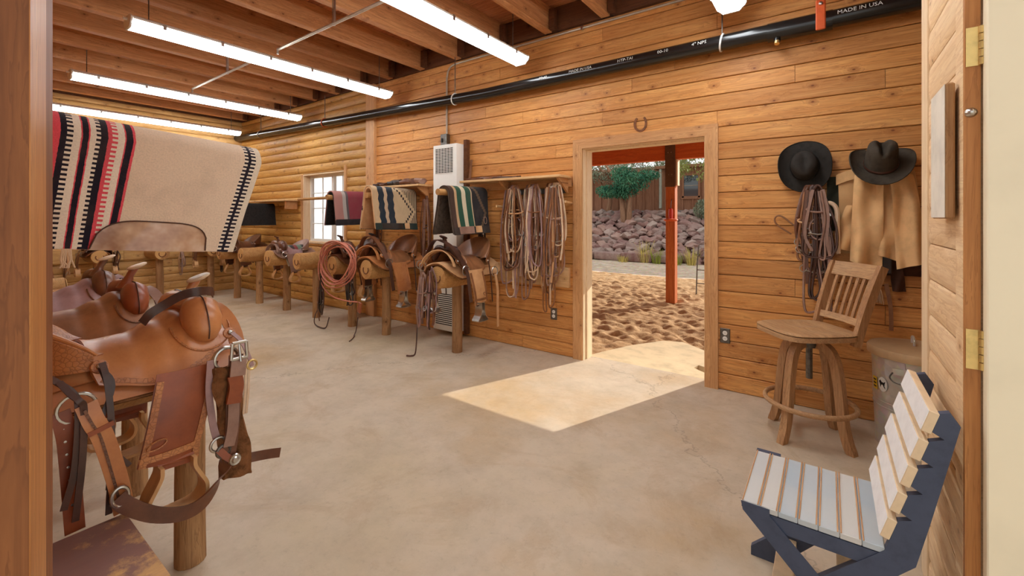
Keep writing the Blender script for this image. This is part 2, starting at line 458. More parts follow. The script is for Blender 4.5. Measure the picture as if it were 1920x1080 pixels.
# --- doorway casing, jambs and threshold
t1 = struct('trim_1', label='mitred fir casing around the open doorway')
cw = 0.098
zt_ = DZ+cw-.004
for sx, xa, xb in ((-1, DX0-.006-cw, DX0-.006), (1, DX1+.006, DX1+.006+cw)):
    bm = NB()
    ins, outs = (xb, xa) if sx < 0 else (xa, xb)
    add_prism(bm, [(outs, 0.0), (ins, 0.0), (ins, DZ+.004), (outs, zt_)], lambda x, z: (x, D-.022, z), lambda x, z: (x, D, z))
    part('side_casing', bm, M['trim_z'], t1, 0)
bm = NB(); add_prism(bm, [(DX0-.006-cw, zt_), (DX0-.006, DZ+.004), (DX1+.006, DZ+.004), (DX1+.006+cw, zt_)], lambda x, z: (x, D-.022, z), lambda x, z: (x, D, z))
part('head_casing', bm, M['trim'], t1, 0)
for xa, xb in ((DX0-.02, DX0), (DX1, DX1+.02)):
    bm = NB(); bx(bm, xa, xb, D-.004, D+.16, 0, DZ); part('side_jamb', bm, M['jamb'], t1, 0)
    xs = (xb, xb+.012) if xa < -1.5 else (xa-.012, xa)
    bm = NB(); bx(bm, xs[0], xs[1], D+.055, D+.16, 0, DZ); part('door_stop', bm, M['jamb'], t1, 0)
bm = NB(); bx(bm, DX0-.02, DX1+.02, D-.004, D+.16, DZ, DZ+.02); part('head_jamb', bm, M['jamb'], t1, 0)
bm = NB(); bx(bm, DX0+.012, DX1-.012, D+.055, D+.16, DZ-.012, DZ); part('door_stop', bm, M['jamb'], t1, 0)
for z in (1.0, 1.2):
    bm = NB(); bx(bm, DX1-.001, DX1, D+.02, D+.05, z, z+.06); part('strike_plate', bm, M['steel_dk'], t1, 0)

# --- window
win = struct('window_1', label='white framed sliding window with grille bars')
for nm, q in (('reveal', (WX0-.02, WX0, D-.012, D+.15, WZ0-.02, WZ1+.02)), ('reveal', (WX1, WX1+.02, D-.012, D+.15, WZ0-.02, WZ1+.02)), ('reveal', (WX0, WX1, D-.012, D+.15, WZ1, WZ1+.02)), ('window_sill', (WX0-.02, WX1+.02, D-.03, D+.15, WZ0-.03, WZ0))):
    bm = NB(); bx(bm, *q, .002); part(nm, bm, M['jamb'], win, 0)
bm = NB()
yw = D+.15; fr = .035
for q in ((WX0, WX0+fr), (WX1-fr, WX1)): bx(bm, q[0], q[1], yw-.05, yw, WZ0, WZ1)
for q in ((WZ0, WZ0+fr), (WZ1-fr, WZ1)): bx(bm, WX0+fr, WX1-fr, yw-.05, yw, q[0], q[1])
part('window_frame', bm, M['white'], win, 0)
xm = -6.27
bm = NB(); bx(bm, xm-.025, xm+.025, yw-.055, yw-.005, WZ0+fr, WZ1-fr); part('meeting_stile', bm, M['white'], win, 0)
for x0, x1 in ((WX0+fr, xm-.025), (xm+.025, WX1-fr)):
    bm = NB(); bx(bm, (x0+x1)/2-.006, (x0+x1)/2+.006, yw-.03, yw-.018, WZ0+fr, WZ1-fr)
    for k in range(1, 4): z = WZ0+fr+(WZ1-WZ0-2*fr)*k/4; bx(bm, x0, x1, yw-.0295, yw-.0185, z-.006, z+.006)
    part('grille', bm, M['white'], win, 0)
    gl = G('window_glass'); gl.P(Base_Color=(1, 1, 1, 1), Roughness=0.02, Transmission_Weight=1.0, IOR=1.05, Specular_IOR_Level=0.3)
    bm = NB(); bx(bm, x0, x1, yw-.012, yw-.009, WZ0+fr, WZ1-fr); part('pane', bm, gl.m, win, 0)
bm = NB(); bx(bm, WX1+.02, WX1+.075, D-.03, D, WZ0-.35, WZ1+.09, .003); part('side_casing', bm, M['trim_z'], win, 0)
bm = NB(); bx(bm, WX0-.075, WX0-.02, D-.02, D, WZ0-.03, WZ1+.02, .003); part('side_casing', bm, M['trim_z'], win, 0)

# --- far end wall, wall behind the near saddles, hidden right end
bm = NB(); bx(bm, XB-.15, XB-.02, -.45, D+.15, 0, 3.5)
wall_left = struct('wall_left', bm, M['dark_block'], label='far end wall of pine log siding')
rows_with_holes(wall_left, 'Y', -.33, D, XB, 1, M['plank_y'], [], 0.014, 0.13, (1.4, 2.8), seed=11)
bm = NB(); bx(bm, XB, -0.97, -.47, -.33, 0, 3.5)
struct('wall_front', bm, M['plank'], label='boarded wall behind the near saddle racks')
bm = NB(); bx(bm, XR, XR+.1, 1.66, D, 0, 3.5)
struct('wall_right', bm, M['plank_y'])

# --- ledger boards that carry the log racks
t3 = struct('trim_3', label='ledger board along the long wall at log height')
for a, b in ((-9.15, -6.6), (-6.598, -4.3), (-4.298, -2.035)):
    if b == -2.035:
        for q in ((-4.298, -3.78), (-3.36, -2.035)):
            bm = NB(); bx(bm, q[0], q[1], D-.04, D-.0005, .68, .875, .003); part('board', bm, M['shelf'], t3, 0, org=True)
    else:
        bm = NB(); bx(bm, a, b, D-.044, D-.019, .68, .875, .003); part('board', bm, M['shelf'], t3, 0, org=True)
t4 = struct('trim_4', label='ledger board along the far end wall at log height')
for a, b in ((-.2, 2.0), (2.002, 3.72)):
    bm = NB(); bx(bm, XB+.0145, XB+.045, a, b, .68, .875, .003); part('board', bm, M['plank_y'], t4, 0, org=True)

# --- ceiling: joists, roof deck, blocking
ceil = struct('ceiling', label='open ceiling of rough joists under a plank deck')
ys = -.33; k = 0
while ys < D+.1:
    for xa, xb in ((XB, -5.4+(k % 3)*1.1), (-5.4+(k % 3)*1.1, XR)):
        bm = NB(); bx(bm, -(xb-xa)/2+.001, (xb-xa)/2-.001, -.069, .069, 0, .022, .004)
        o = mk('deck_plank', bm, M['deck'], 0); o.parent = ceil; o.location = ((xa+xb)/2, ys+.07, 3.44)
    ys += .143; k += 1
for k in range(-5, 13):
    x = -1.66-.61*k
    if x < XB+.1 or x > XR-.05: continue
    bm = NB(); bx(bm, -.044, .044, -2.05, 2.05, 0, .24, .005)
    o = mk('joist', bm, M['joist'], 0); o.parent = ceil; o.location = (x, 1.70, ZC)
    bm = NB(); bx(bm, -.2605, .2605, -.02, .02, 0, .236); o = mk('blocking', bm, M['dark_block'], 0); o.parent = ceil; o.location = (x+.305, 3.76, ZC+.001)
    bm = NB(); bx(bm, -.03, .03, -.03, .03, 0, .2, .004); o = mk('joist_block', bm, M['dark_block'], 0); o.parent = ceil; o.location = (x+.085, 3.69, ZC+.002)

# --- stub wall beside the camera: rounded boards, edge trim, jamb, brass hinges
X0 = 0.30
bm = NB(); bx(bm, X0+.012, X0+.11, 1.66, 2.295, 0, 3.2)
stub = struct('wall_stub_right', bm, M['plank_pale'], label='narrow boarded return wall beside the opening')
z = -.02; rh = .1285
while z < 3.2:
    z1 = min(z+rh, 3.2); plank(stub, 'Y', 1.74, 2.186, max(z, .001), z1, X0, -1, M['plank_pale'], 0.006, 0.013); z = z1
bm = NB(); bx(bm, X0-.010, X0+.112, 2.184, 2.30, 0, 3.2, .002); part('edge_trim', bm, M['jamb'], stub, 0)
bm = NB(); bx(bm, X0-.009, X0+.012, 1.658, 1.744, 0, 3.2, .002); part('stile', bm, M['plank_pale'], stub, 0)
bm = NB(); bx(bm, X0-.0085, X0+.021, 1.642, 1.66, 0, 3.2); part('jamb_edge', bm, M['post_edge'], stub, 0)
dr = struct('door_1', label='smooth cream painted door folded back on brass hinges')
bm = NB(); bx(bm, X0+.024, XR-.05, 1.60, 1.64, 0.01, 3.2, .003); part('door_leaf', bm, M['cream'], dr, 0)
for z0, z1 in ((.962, 1.066), (1.758, 1.86)):
    bm = NB(); bx(bm, X0-.007, X0+.018, 1.639, 1.6425, z0, z1); h = part('hinge', bm, M['brass'], dr, 0)
    bm = NB()
    for q in range(5):
        a = z0+(z1-z0)*q/5
        add_tube(bm, [(X0+.022, 1.6365, a+.001), (X0+.022, 1.6365, a+(z1-z0)/5-.001)], .0065, 10)
    part('hinge_knuckle', bm, M['brass'], h)
bm = NB(); add_lathe(bm, [(0, .014), (.006, .012), (.011, .006), (.013, 0), (0, 0)], 16, Matrix.Translation((X0+.003, 1.642, 1.637)) @ Matrix.Rotation(R(90), 4, 'X'))
part('stop_button', bm, M['steel'], stub)

# --- near left door post
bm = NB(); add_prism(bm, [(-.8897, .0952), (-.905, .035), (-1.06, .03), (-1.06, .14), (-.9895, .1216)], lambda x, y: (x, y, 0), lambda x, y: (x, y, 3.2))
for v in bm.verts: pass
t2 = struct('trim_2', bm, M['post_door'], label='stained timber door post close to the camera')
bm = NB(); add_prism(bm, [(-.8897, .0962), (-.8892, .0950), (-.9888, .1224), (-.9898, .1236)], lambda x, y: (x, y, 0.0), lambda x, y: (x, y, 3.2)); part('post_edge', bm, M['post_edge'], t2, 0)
bm = NB(); bx(bm, -1.06, -.97, -.33, .03, 0, 3.2); struct('wall_return', bm, M['plank'], label='short boarded return behind the door post')

# ================================================================== OUTSIDE
g = G('arena_sand'); co = g.coord()
a = g.noise(co, 0.5, 4); b = g.noise(co, 9, 8, 0.7); c_ = g.noise(co, 60, 4, 0.7)
base = g.ramp(b, [(0.3, C(150, 112, 74)), (0.5, C(190, 152, 110)), (0.7, C(212, 180, 140))])
base = g.mix(g.math('MULTIPLY', g.ramp(c_, [(0.5, 0), (0.75, 1)]), 0.3), base, C(120, 84, 52))
g.P(Base_Color=base, Roughness=0.95, Specular_IOR_Level=0.1); g.set(g.b, 'Normal', g.bump(g.math('ADD', b, c_), 0.5, 0.02)); M['sand'] = g.m
g = G('pale_gravel'); co = g.coord(); v = g.n('TexVoronoi', 1, None, Vector=co, Scale=22.0); b = g.noise(co, 5, 6, .7)
base = g.mix(g.ramp(b, [(.35, 0), (.65, 1)]), C(176, 156, 134), C(214, 198, 178)); base = g.mix(0.18, base, v, 'OVERLAY')
g.P(Base_Color=base, Roughness=0.95, Specular_IOR_Level=0.1); g.set(g.b, 'Normal', g.bump(b, .4, .02)); M['gravel'] = g.m

def hgt(x, y):
    p = Vector((x, y, 0))
    f = 0.3*noise.noise(p*1.1)+0.6*noise.noise(Vector((x*4.6, y*6.6, 3)))+0.75*noise.noise(Vector((x*9, y*11, 9)))
    k = min(1, max(0, (y-4.0)/0.9)); k2 = 1-min(1, max(0, (y-8.5)/2.5))*0.75
    return -.06 + 0.062*f*k*k2
def ground(x0, x1, y0, y1, nx, ny, fz):
    bm = NB(); Vv = [[bm.verts.new((x0+(x1-x0)*i/nx, y0+(y1-y0)*j/ny, fz(x0+(x1-x0)*i/nx, y0+(y1-y0)*j/ny))) for j in range(ny+1)] for i in range(nx+1)]
    for i in range(nx):
        for j in range(ny): bm.faces.new((Vv[i][j], Vv[i+1][j], Vv[i+1][j+1], Vv[i][j+1]))
    return bm
struct('ground_sand', ground(-9.0, 2.0, D+.152, 10.6, 300, 210, hgt), M['sand'], 180, 'rough trampled sand outside the doorway')
struct('ground_gravel', ground(-24, 8, 10.0, 30, 60, 40, lambda x, y: -.075+.02*noise.noise(Vector((x*2, y*2, 1)))), M['gravel'], 180, 'pale gravel drive beyond the sand')
bm = NB(); bx(bm, -30, -9.0, 3.95, 10.2, -.2, -.08); bx(bm, 2.0, 14, 3.95, 10.2, -.2, -.08); struct('ground_yard', bm, M['gravel'])
# worn slab outside the threshold
bm = NB(); pl = [(-1.95, 3.925), (-1.86, 4.2), (-1.72, 4.55), (-1.50, 4.92), (-1.30, 5.0), (-1.05, 4.82), (-.62, 4.42), (-.50, 4.25), (-.72, 4.2), (-.98, 4.30), (-1.0, 4.2), (-.7, 3.99), (-.66, 3.925)]
add_prism(bm, pl, lambda x, y: (x, y, -.012), lambda x, y: (x, y, -.12))
M['slab'] = plain('sandy_slab', C(216, 192, 152), .9, var=.1, sc=6, bump=.3)
struct('doorstep_slab', bm, M['slab'], 0, 'worn concrete slab half buried in sand')

# porch: post, beam, rafters, roof
M['redbeam'] = wood('red_stained_beam', C(226, 118, 52), C(206, 94, 36), C(150, 62, 24), 'X', .6, knots=False, per=.1)
M['redpost'] = wood('red_stained_post', C(218, 128, 66), C(196, 100, 46), C(136, 62, 28), 'Z', .6, knots=False, per=.1)
M['brownplate'] = plain('brown_plate', C(96, 66, 40), .6, .0, var=.15)
pt = thing('porch_post', 'red-stained square porch post with a bolted brown bracket plate', 'post', (-2.13, 7.47, -.06))
bm = NB(); bx(bm, -.075, .075, -.075, .075, 0, 2.38, .004); part('shaft', bm, M['redpost'], pt, 0)
bm = NB(); bx(bm, -.082, .082, -.09, -.076, 1.93, 2.62, .002); pp = part('bracket_plate', bm, M['brownplate'], pt, 0)
for x, z in ((-.03, 2.5), (.03, 2.13), (-.02, 2.13), (.02, 2.5)):
    bm = NB(); add_lathe(bm, [(0, .008), (.009, .006), (.012, 0), (0, 0)], 8, Matrix.Translation((x, -.09, z)) @ Matrix.Rotation(R(90), 4, 'X')); part('bolt', bm, M['steel'], pp)
bm = NB(); bx(bm, .085, .115, -.06, .06, 1.95, 2.38, .002); part('side_plate', bm, M['jamb'], pt, 0)
bm = NB(); bx(bm, -8.5, 2.2, 7.40, 7.54, 2.325, 2.58, .004)
top('porch_beam', bm, M['redbeam'], 'long red-stained beam carried by the porch post', 'beam')
for i in range(9):
    x = -8.0+i*1.22
    bm = NB(); bx(bm, x-.045, x+.045, 3.93, 7.9, 2.582, 2.76, .003)
    top('porch_rafter', bm, M['redbeam'], 'red-stained rafter resting on the porch beam', 'rafter', 'porch rafters')
bm = NB(); bx(bm, -8.6, 2.3, 3.93, 8.0, 2.765, 2.80); struct('porch_roof', bm, M['deck'])
# red hanging feeder on the post
M['red'] = plain('red_plastic', C(214, 62, 36), .35, var=.05)
fd = thing('bird_feeder', 'small red and orange hanging feeder on the porch post', 'feeder', (-2.10, 7.32, 1.30))
bm = NB(); add_lathe(bm, [(0, 0), (.09, .0), (.115, .02), (.11, .035), (.05, .045), (0, .045)], 20); part('dish', bm, M['orange'], fd)
bm = NB(); add_lathe(bm, [(0, .045), (.03, .045), (.035, .13), (.03, .2), (0, .22)], 14); part('bottle', bm, M['red'], fd)
bm = NB(); add_tube(bm, [(0, 0, .21), (0, .02, .3), (0, .06, .36), (0, .078, .36)], .006, 6); part('hook', bm, M['steel_dk'], fd)
# bent metal frame leaning behind the post
lf = thing('metal_frame', 'thin grey ladder-like metal frame standing behind the porch post', 'frame', (-1.93, 8.55, -.06))
for x in (-.06, .16):
    bm = NB(); add_tube(bm, [(x, 0, 0), (x*.9, .04, .5), (x*.6, .08, .9)], .012, 8); part('rail', bm, M['steel_dk'], lf)
for z in (.2, .45, .7):
    bm = NB(); add_tube(bm, [(-.055, .06*z, z), (.148-.06*z, .06*z, z)], .009, 6); part('rung', bm, M['steel_dk'], lf)

# bank of red rock
M['rock'] = None
g = G('red_rock'); co = g.coord(); n = g.noise(co, 4, 7, .7); n2 = g.noise(co, 18, 5, .7)
r = g.rnd()
b0 = g.ramp(r, [(0, C(124, 88, 84)), (.25, C(150, 112, 104)), (.5, C(146, 128, 120)), (.75, C(168, 126, 112)), (1, C(176, 160, 150))])
b0 = g.mix(g.math('MULTIPLY', g.ramp(n, [(.4, 0), (.7, 1)]), .5), b0, C(196, 178, 166)); b0 = g.mix(g.math('MULTIPLY', g.ramp(n2, [(.5, 0), (.7, 1)]), .3), b0, C(90, 66, 62))
g.P(Base_Color=b0, Roughness=.95, Specular_IOR_Level=.15); g.set(g.b, 'Normal', g.bump(g.math('ADD', n, n2), .5, .02)); M['rock'] = g.m
def bank(x, y): return -.1 + max(0, min(1, (y-14.1)/4.5))*1.66
M['dirt'] = plain('bank_dirt', C(112, 84, 74), .95, var=.2, sc=3, bump=.3, spec=.1)
struct('rock_bank', ground(-16, 6, 13.9, 19.0, 44, 16, bank), M['dirt'], 180, 'earth bank under the tumbled red rocks')
rv = []
for k in range(7):
    bm = NB(); rg = random.Random(40+k)
    add_blob(bm, (0, 0, 0), (.2*rg.uniform(.85, 1.3), .18*rg.uniform(.8, 1.1), .13*rg.uniform(.8, 1.15)), 2, .75, 1.6, None, k)
    for v in bm.verts: v.co.z = max(v.co.z, -.09)
    o = mk('rock', bm, M['rock'], 40); rv.append(o)
rg = random.Random(5); spots = []
y = 14.25; row = 0
while y < 18.6:
    x = -10.2-(y-14)*.3 + rg.uniform(0, .3)
    while x < -2.2-(y-14)*.18: spots.append((x+rg.uniform(-.07, .07), y+rg.uniform(-.1, .1))); x += rg.uniform(.34, .5)
    y += .315; row += 1
for i, (x, y) in enumerate(spots[:300]):
    o = rv[i % 7] if i < 7 else rv[i % 7].copy()
    if i >= 7: COL.objects.link(o)
    s = rg.uniform(.9, 1.45); o.location = (x, y, bank(x, y)+.06*s); o.scale = (s, s, s); o.rotation_euler = (rg.uniform(-.4, .4), rg.uniform(-.4, .4), rg.uniform(0, 6.28))
    tag(o, 'weathered red-grey rock in the tumbled bank below the board building', 'rock', 'rocks on the bank')
for i, (x, w_, h_) in enumerate(((-6.05, .95, .22), (-5.05, 1.05, .2), (-4.1, .8, .2), (-7.0, .85, .2))):
    bm = NB(); vs_ = add_box(bm, (0, 0, 0), (w_, .45, h_*1.25), None, .05, 2)
    for v in bm.verts: v.co += Vector((0, 0, 1))*.04*noise.noise(v.co*4+Vector((i, 0, 0)))
    bmesh.ops.translate(bm, vec=(x, 13.95-.02*i, .06), verts=bm.verts[:])
    top('edge_stone', bm, M['rock'], 'long flat-topped red stone at the foot of the rock bank', 'stone', 'edging stones')
# grass tufts
M['grass'] = plain('dry_grass', C(206, 190, 112), .8, var=.2, sc=6, bump=0, spec=.1)
M['grass2'] = plain('green_grass', C(150, 160, 70), .8, var=.2, sc=6, bump=0, spec=.1)
rg = random.Random(9)
for i, (x, y, h_) in enumerate(((-4.75, 13.75, .75), (-4.35, 13.7, .5), (-3.35, 13.8, .6), (-3.75, 13.6, .4), (-5.4, 13.55, .25))):
    bm = NB()
    for k in range(70):
        a = rg.uniform(0, 6.28); l = h_*rg.uniform(.45, 1); o_ = rg.uniform(0, .16); lean = rg.uniform(.1, .55)*l
        b0_ = Vector((x+o_*math.cos(a), y+o_*math.sin(a), -.085)); d = Vector((math.cos(a)*lean, math.sin(a)*lean, l))
        add_ribbon(bm, [b0_, b0_+d*.55+Vector((0, 0, l*.1)), b0_+d], (math.sin(a), -math.cos(a), 0), [.014, .011, .003], .002)
    top('grass_tuft', bm, M['grass' if i % 2 == 0 else 'grass2'], ('tuft of dry straw-coloured grass before the rocks' if i % 2 == 0 else 'tuft of greenish grass before the rocks'), 'grass', 'grass tufts at the rock bank')
# board-and-batten building
M['barnboard'] = wood('brown_barn_board', C(176, 128, 98), C(150, 104, 78), C(100, 66, 50), 'Z', .8, knots=False, per=.2)
M['concrete'] = plain('grey_footing', C(150, 142, 136), .9, var=.1, sc=4, bump=.1)
bd = thing('barn_building', 'brown board-and-batten building with a small window above the rocks', 'building', (-6, 19, 1.45))
bm = NB(); bx(bm, -9, 9, .02, .5, .2, 2.0); part('wall', bm, M['barnboard'], bd, 0)
bm = NB(); bx(bm, -9, 9, -.04, .5, -.3, .22); part('footing', bm, M['concrete'], bd, 0)
bt = None
for k in range(44):
    if bt is None:
        bm = NB(); bx(bm, -.03, .03, -.03, .021, .225, 2.0); bt = part('batten', bm, M['barnboard'], bd, 0); o = bt
    else: o = bt.copy(); COL.objects.link(o)
    o.location = (-8.8+k*.41, 0, 0)
wx, wz = 1.38, 1.24
bm = NB()
for q in ((-.36, -.28, -.5, .5), (.28, .36, -.5, .5), (-.28, .28, .42, .5), (-.4, .4, -.56, -.44)): bx(bm, wx+q[0], wx+q[1], -.06, .021, wz+q[2], wz+q[3])
wn = part('window', bm, M['barnboard'], bd, 0)
gm = G('dark_glass'); gm.P(Base_Color=C(62, 72, 78), Roughness=.06, Specular_IOR_Level=.9); M['dglass'] = gm.m
for z0, z1 in ((-.44, -.02), (.02, .42)):
    bm = NB(); bx(bm, wx-.28, wx+.28, -.035, .0, wz+z0, wz+z1); part('pane', bm, M['dglass'], wn, 0)
bm = NB(); bx(bm, wx-.28, wx+.28, -.05, .0, wz-.02, wz+.02); part('sash_bar', bm, M['concrete'], wn, 0)
M['downspout'] = plain('grey_green_metal', C(176, 180, 166), .5, .2, var=.06)
bm = NB(); bx(bm, .09, .19, -.12, -.031, .3, 2.0, .01); part('downspout', bm, M['downspout'], bd, 0)
bm = NB(); bx(bm, -9.3, 9.3, -.15, .6, 2.001, 2.12); part('eave', bm, M['barnboard'], bd, 0)

# trees on the bank
M['trunk'] = wood('juniper_trunk', C(176, 138, 108), C(136, 100, 76), C(78, 54, 42), 'Z', .9, knots=False, per=.1)
def leafmat(n, a, b_):
    g = G(n); co = g.coord(); nn = g.noise(co, 3, 4, .6)
    g.P(Base_Color=g.mix(g.ramp(nn, [(.35, 0), (.65, 1)]), a, b_), Roughness=.7, Specular_IOR_Level=.2, Subsurface_Weight=0.0); return g.m
M['juniper'] = leafmat('juniper_green', C(36, 92, 72), C(88, 140, 104)); M['sage'] = leafmat('grey_leaf', C(110, 122, 100), C(150, 156, 130)); M['olive'] = leafmat('olive_leaf', C(120, 134, 66), C(160, 164, 96))
def foliage(bm, c, r, n, s, rg):
    for k in range(n):
        d = Vector((rg.gauss(0, 1), rg.gauss(0, 1), rg.gauss(0, 1))).normalized()*(rg.random()**.4)
        p = Vector(c)+Vector((d.x*r[0], d.y*r[1], d.z*r[2]))
        q = Euler((rg.uniform(0, 6), rg.uniform(0, 6), rg.uniform(0, 6))).to_matrix()
        a = q @ Vector((s*rg.uniform(.6, 1.2), 0, 0)); b = q @ Vector((0, s*.32, 0))
        vv = [bm.verts.new(p+t) for t in (-a, b, a, -b)]; bm.faces.new(vv)
rg = random.Random(21)
t = thing('juniper_tree', 'bushy green juniper with a twin trunk on the rock bank', 'tree', (-6.75, 17.3, 1.1))
for (p0, p1, p2, p3, r0) in (((-.1, 0, 0), (-.16, 0, .6), (-.3, .1, 1.2), (-.7, .2, 2.1), .14), ((.1, 0, 0), (.14, 0, .6), (.2, 0, 1.2), (.5, .1, 2.2), .13), ((0, .1, 0), (-.1, .15, .8), (-.5, .3, 1.7), (-1.1, .5, 2.5), .12)):
    bm = NB(); sp = spline([p0, p1, p2, p3], 4); add_tube(bm, sp, [r0*(1-.6*i/(len(sp)-1)) for i in range(len(sp))], 9); part('trunk', bm, M['trunk'], t, 60)
bm = NB()
for c, r_, n in (((-.65, -.1, 1.35), (.7, .5, .3), 1000), ((.25, -.1, 1.7), (.8, .5, .42), 1300), ((.85, .1, 1.95), (.5, .4, .22), 450), ((-.1, 0, 1.3), (.6, .4, .3), 650), ((-.2, .1, 2.05), (.6, .4, .35), 650)): foliage(bm, c, r_, n, .07, rg)
o = part('foliage', bm, M['juniper'], t, 0); o['kind'] = 'stuff'
t = thing('bare_tree', 'grey leaning tree with sparse pale leaves behind the juniper', 'tree', (-8.1, 18.45, 1.33))
bm = NB(); sp = spline([(0, 0, 0), (.15, 0, .9), (-.1, .1, 1.7), (-.5, .1, 2.5)], 4); add_tube(bm, sp, [.13*(1-.5*i/(len(sp)-1)) for i in range(len(sp))], 8); part('trunk', bm, M['trunk'], t, 60)
bm = NB()
for k in range(46):
    x = rg.uniform(-1.4, 2.0); z = rg.uniform(1.55, 2.35); p = Vector((x, rg.uniform(-.5, .1), z))
    add_tube(bm, spline([p, p+Vector((rg.uniform(-.3, .3), 0, rg.uniform(-.35, .1))), p+Vector((rg.uniform(-.7, .7), .1, rg.uniform(-.6, .2)))], 3), .012, 4)
o = part('twigs', bm, M['trunk'], t, 0); o['kind'] = 'stuff'
bm = NB()
for k in range(26): foliage(bm, (rg.uniform(-1.4, 1.9), rg.uniform(-.35, .0), rg.uniform(1.7, 2.5)), (.4, .3, .2), 90, .06, rg)
o = part('foliage', bm, M['sage'], t, 0); o['kind'] = 'stuff'
for k, (x, nm) in enumerate(((-11.0, 'far left of the tree group'), (-8.6, ''), (-6.2, ''), (-3.8, ''), (-1.4, ''))):
    t = thing('background_tree', 'dense grey-green tree rising behind the board building', 'tree', (x, 22+.15*(k % 2), -.09), 0, 'trees behind the building')
    bm = NB(); add_tube(bm, [(0, 0, 0), (.1, .1, 3.4)], [.16, .1], 8); part('trunk', bm, M['trunk'], t, 60)
    bm = NB()
    for q in range(12): foliage(bm, (rg.uniform(-.75, .75), rg.uniform(-.6, .6), rg.uniform(3.0, 4.4)), (.62, .5, .4), 110, .11, rg)
    o = part('foliage', bm, M['sage'], t, 0); o['kind'] = 'stuff'
t = thing('sage_bush', 'grey-green bush beside the window of the board building', 'bush', (-3.75, 17.6, 1.1))
bm = NB(); foliage(bm, (0, 0, .55), (.45, .4, .45), 1500, .06, rg); o = part('foliage', bm, M['sage'], t, 0); o['kind'] = 'stuff'
bm = NB()
for k in range(5): add_tube(bm, [(rg.uniform(-.1, .1), 0, 0), (rg.uniform(-.25, .25), rg.uniform(-.2, .2), .5)], .012, 5)
part('stem', bm, M['trunk'], t)
t = thing('leafy_tree', 'loose olive-leaved tree hanging over the board building', 'tree', (-4.0, 18.1, 1.4))
bm = NB(); sp = spline([(0.8, 0, 0), (.7, 0, 1.0), (.5, .1, 1.9), (0, 0, 2.5)], 4); add_tube(bm, sp, [.09*(1-.5*i/(len(sp)-1)) for i in range(len(sp))], 8); part('trunk', bm, M['trunk'], t, 60)
bm = NB()
for k in range(14): foliage(bm, (rg.uniform(-1.1, 1.3), rg.uniform(-.5, .1), rg.uniform(1.55, 2.5)), (.45, .3, .25), 130, .06, rg)
o = part('foliage', bm, M['olive'], t, 0); o['kind'] = 'stuff'
# ================================================================== LIGHT FIXTURES, PIPES
def emis(name, col, st):
    g = G(name); g.P(Base_Color=(.9, .9, .9, 1), Emission_Color=col, Emission_Strength=st, Roughness=.4); return g.m
M['tube_on'] = emis('lit_tube', (1.0, .97, .91, 1), TUBE_E)
M['cover'] = emis('lit_prismatic_cover', (.92, .965, 1.0, 1), TUBE_E)
for i, (x, mt) in enumerate(((-8.75, 'tube_on'), (-6.65, 'tube_on'), (-4.5, 'tube_on'), (-2.46, 'tube_on'), (-.58, 'tube_on'))):
    lb = ['lit white fluorescent strip light nearest the far end wall', 'lit white fluorescent strip light, second from the far end wall', 'lit white fluorescent strip light, third from the far end wall', 'paler fluorescent strip light, fourth from the far end wall', 'paler fluorescent strip light hung above the stool end of the room'][i]
    t = thing('fluorescent_light', lb, 'light fixture', (x, 2.27, 2.86), 0, 'fluorescent strip lights')
    Lh = 1.25
    bm = NB(); add_prism(bm, [(-.05, .10), (-.098, .075), (-.098, .06), (.098, .06), (.098, .075), (.05, .10)], lambda a, b: (a, -Lh, b), lambda a, b: (a, Lh, b)); part('housing', bm, M['white'], t, 0)
    for sx in (-.035, .035):
        bm = NB(); add_tube(bm, [(sx, -Lh+.04, .036), (sx, Lh-.04, .036)], .017, 10); part('lamp_tube', bm, M[mt], t)
    bm = NB(); pr = [(-.098, .058), (-.092, .035), (-.05, .004), (.05, .004), (.092, .035), (.098, .058)]
    inn = [(a*.96, b+.002 if b < .05 else b) for a, b in pr]
    add_prism(bm, pr+list(reversed(inn)), lambda a, b: (a, -Lh-.004, b), lambda a, b: (a, Lh+.004, b)); part('cover', bm, M['cover'], t, 0)
    for sy in (-1, 1):
        bm = NB(); add_prism(bm, [(-.101, .075), (-.101, .05), (-.055, .0), (.055, .0), (.101, .05), (.101, .075), (.052, .103), (-.052, .103)], lambda a, b: (a, sy*(Lh+.003), b), lambda a, b: (a, sy*(Lh+.016), b)); e = part('end_cap', bm, M['white'], t, 0)
        bm = NB(); add_tube(bm, [(0, sy*(Lh+.012), .075), (0, sy*(Lh+.04), .075)], .012, 10); part('cord_nipple', bm, M['white'], e)
        bm = NB(); add_tube(bm, [(0, sy*(Lh-.12), .10), (0, sy*(Lh-.12), .58)], .004, 6); part('hanger_rod', bm, M['steel_dk'], t)
    for k in range(6):
        y = -1.05+k*.42
        for xa in (-.103, .097):
            bm = NB(); bx(bm, xa, xa+.006, y-.012, y+.012, .035, .08); part('cover_clip', bm, M['steel'], t, 0)
# conduit run joining the lights, under the joists
for (x0, x1) in ((-4.35, -2.6), (-6.55, -4.65)):
    t = thing('light_conduit', 'straight metal conduit joining two strip lights under the joists' if x0 > -5 else 'straight metal conduit joining the second and third strip lights', 'conduit', (x0, 2.1, 3.0))
    bm = NB(); add_tube(bm, [(x0, 2.1, 3.0), (x1, 2.1, 3.0)], .013, 10); part('tube', bm, M['conduit'], t, world=True)
    for xd in (x0, x1):
        bm = NB(); add_tube(bm, [(xd, 2.1, 2.955), (xd, 2.1, 3.0)], .011, 8); part('drop', bm, M['conduit'], t, world=True)
    bm = NB(); xm = x0+(x1-x0)*.55; bx(bm, xm-.012, xm+.012, 2.09, 2.11, 2.985, 3.2); part('strap', bm, M['steel'], t, 0, world=True)
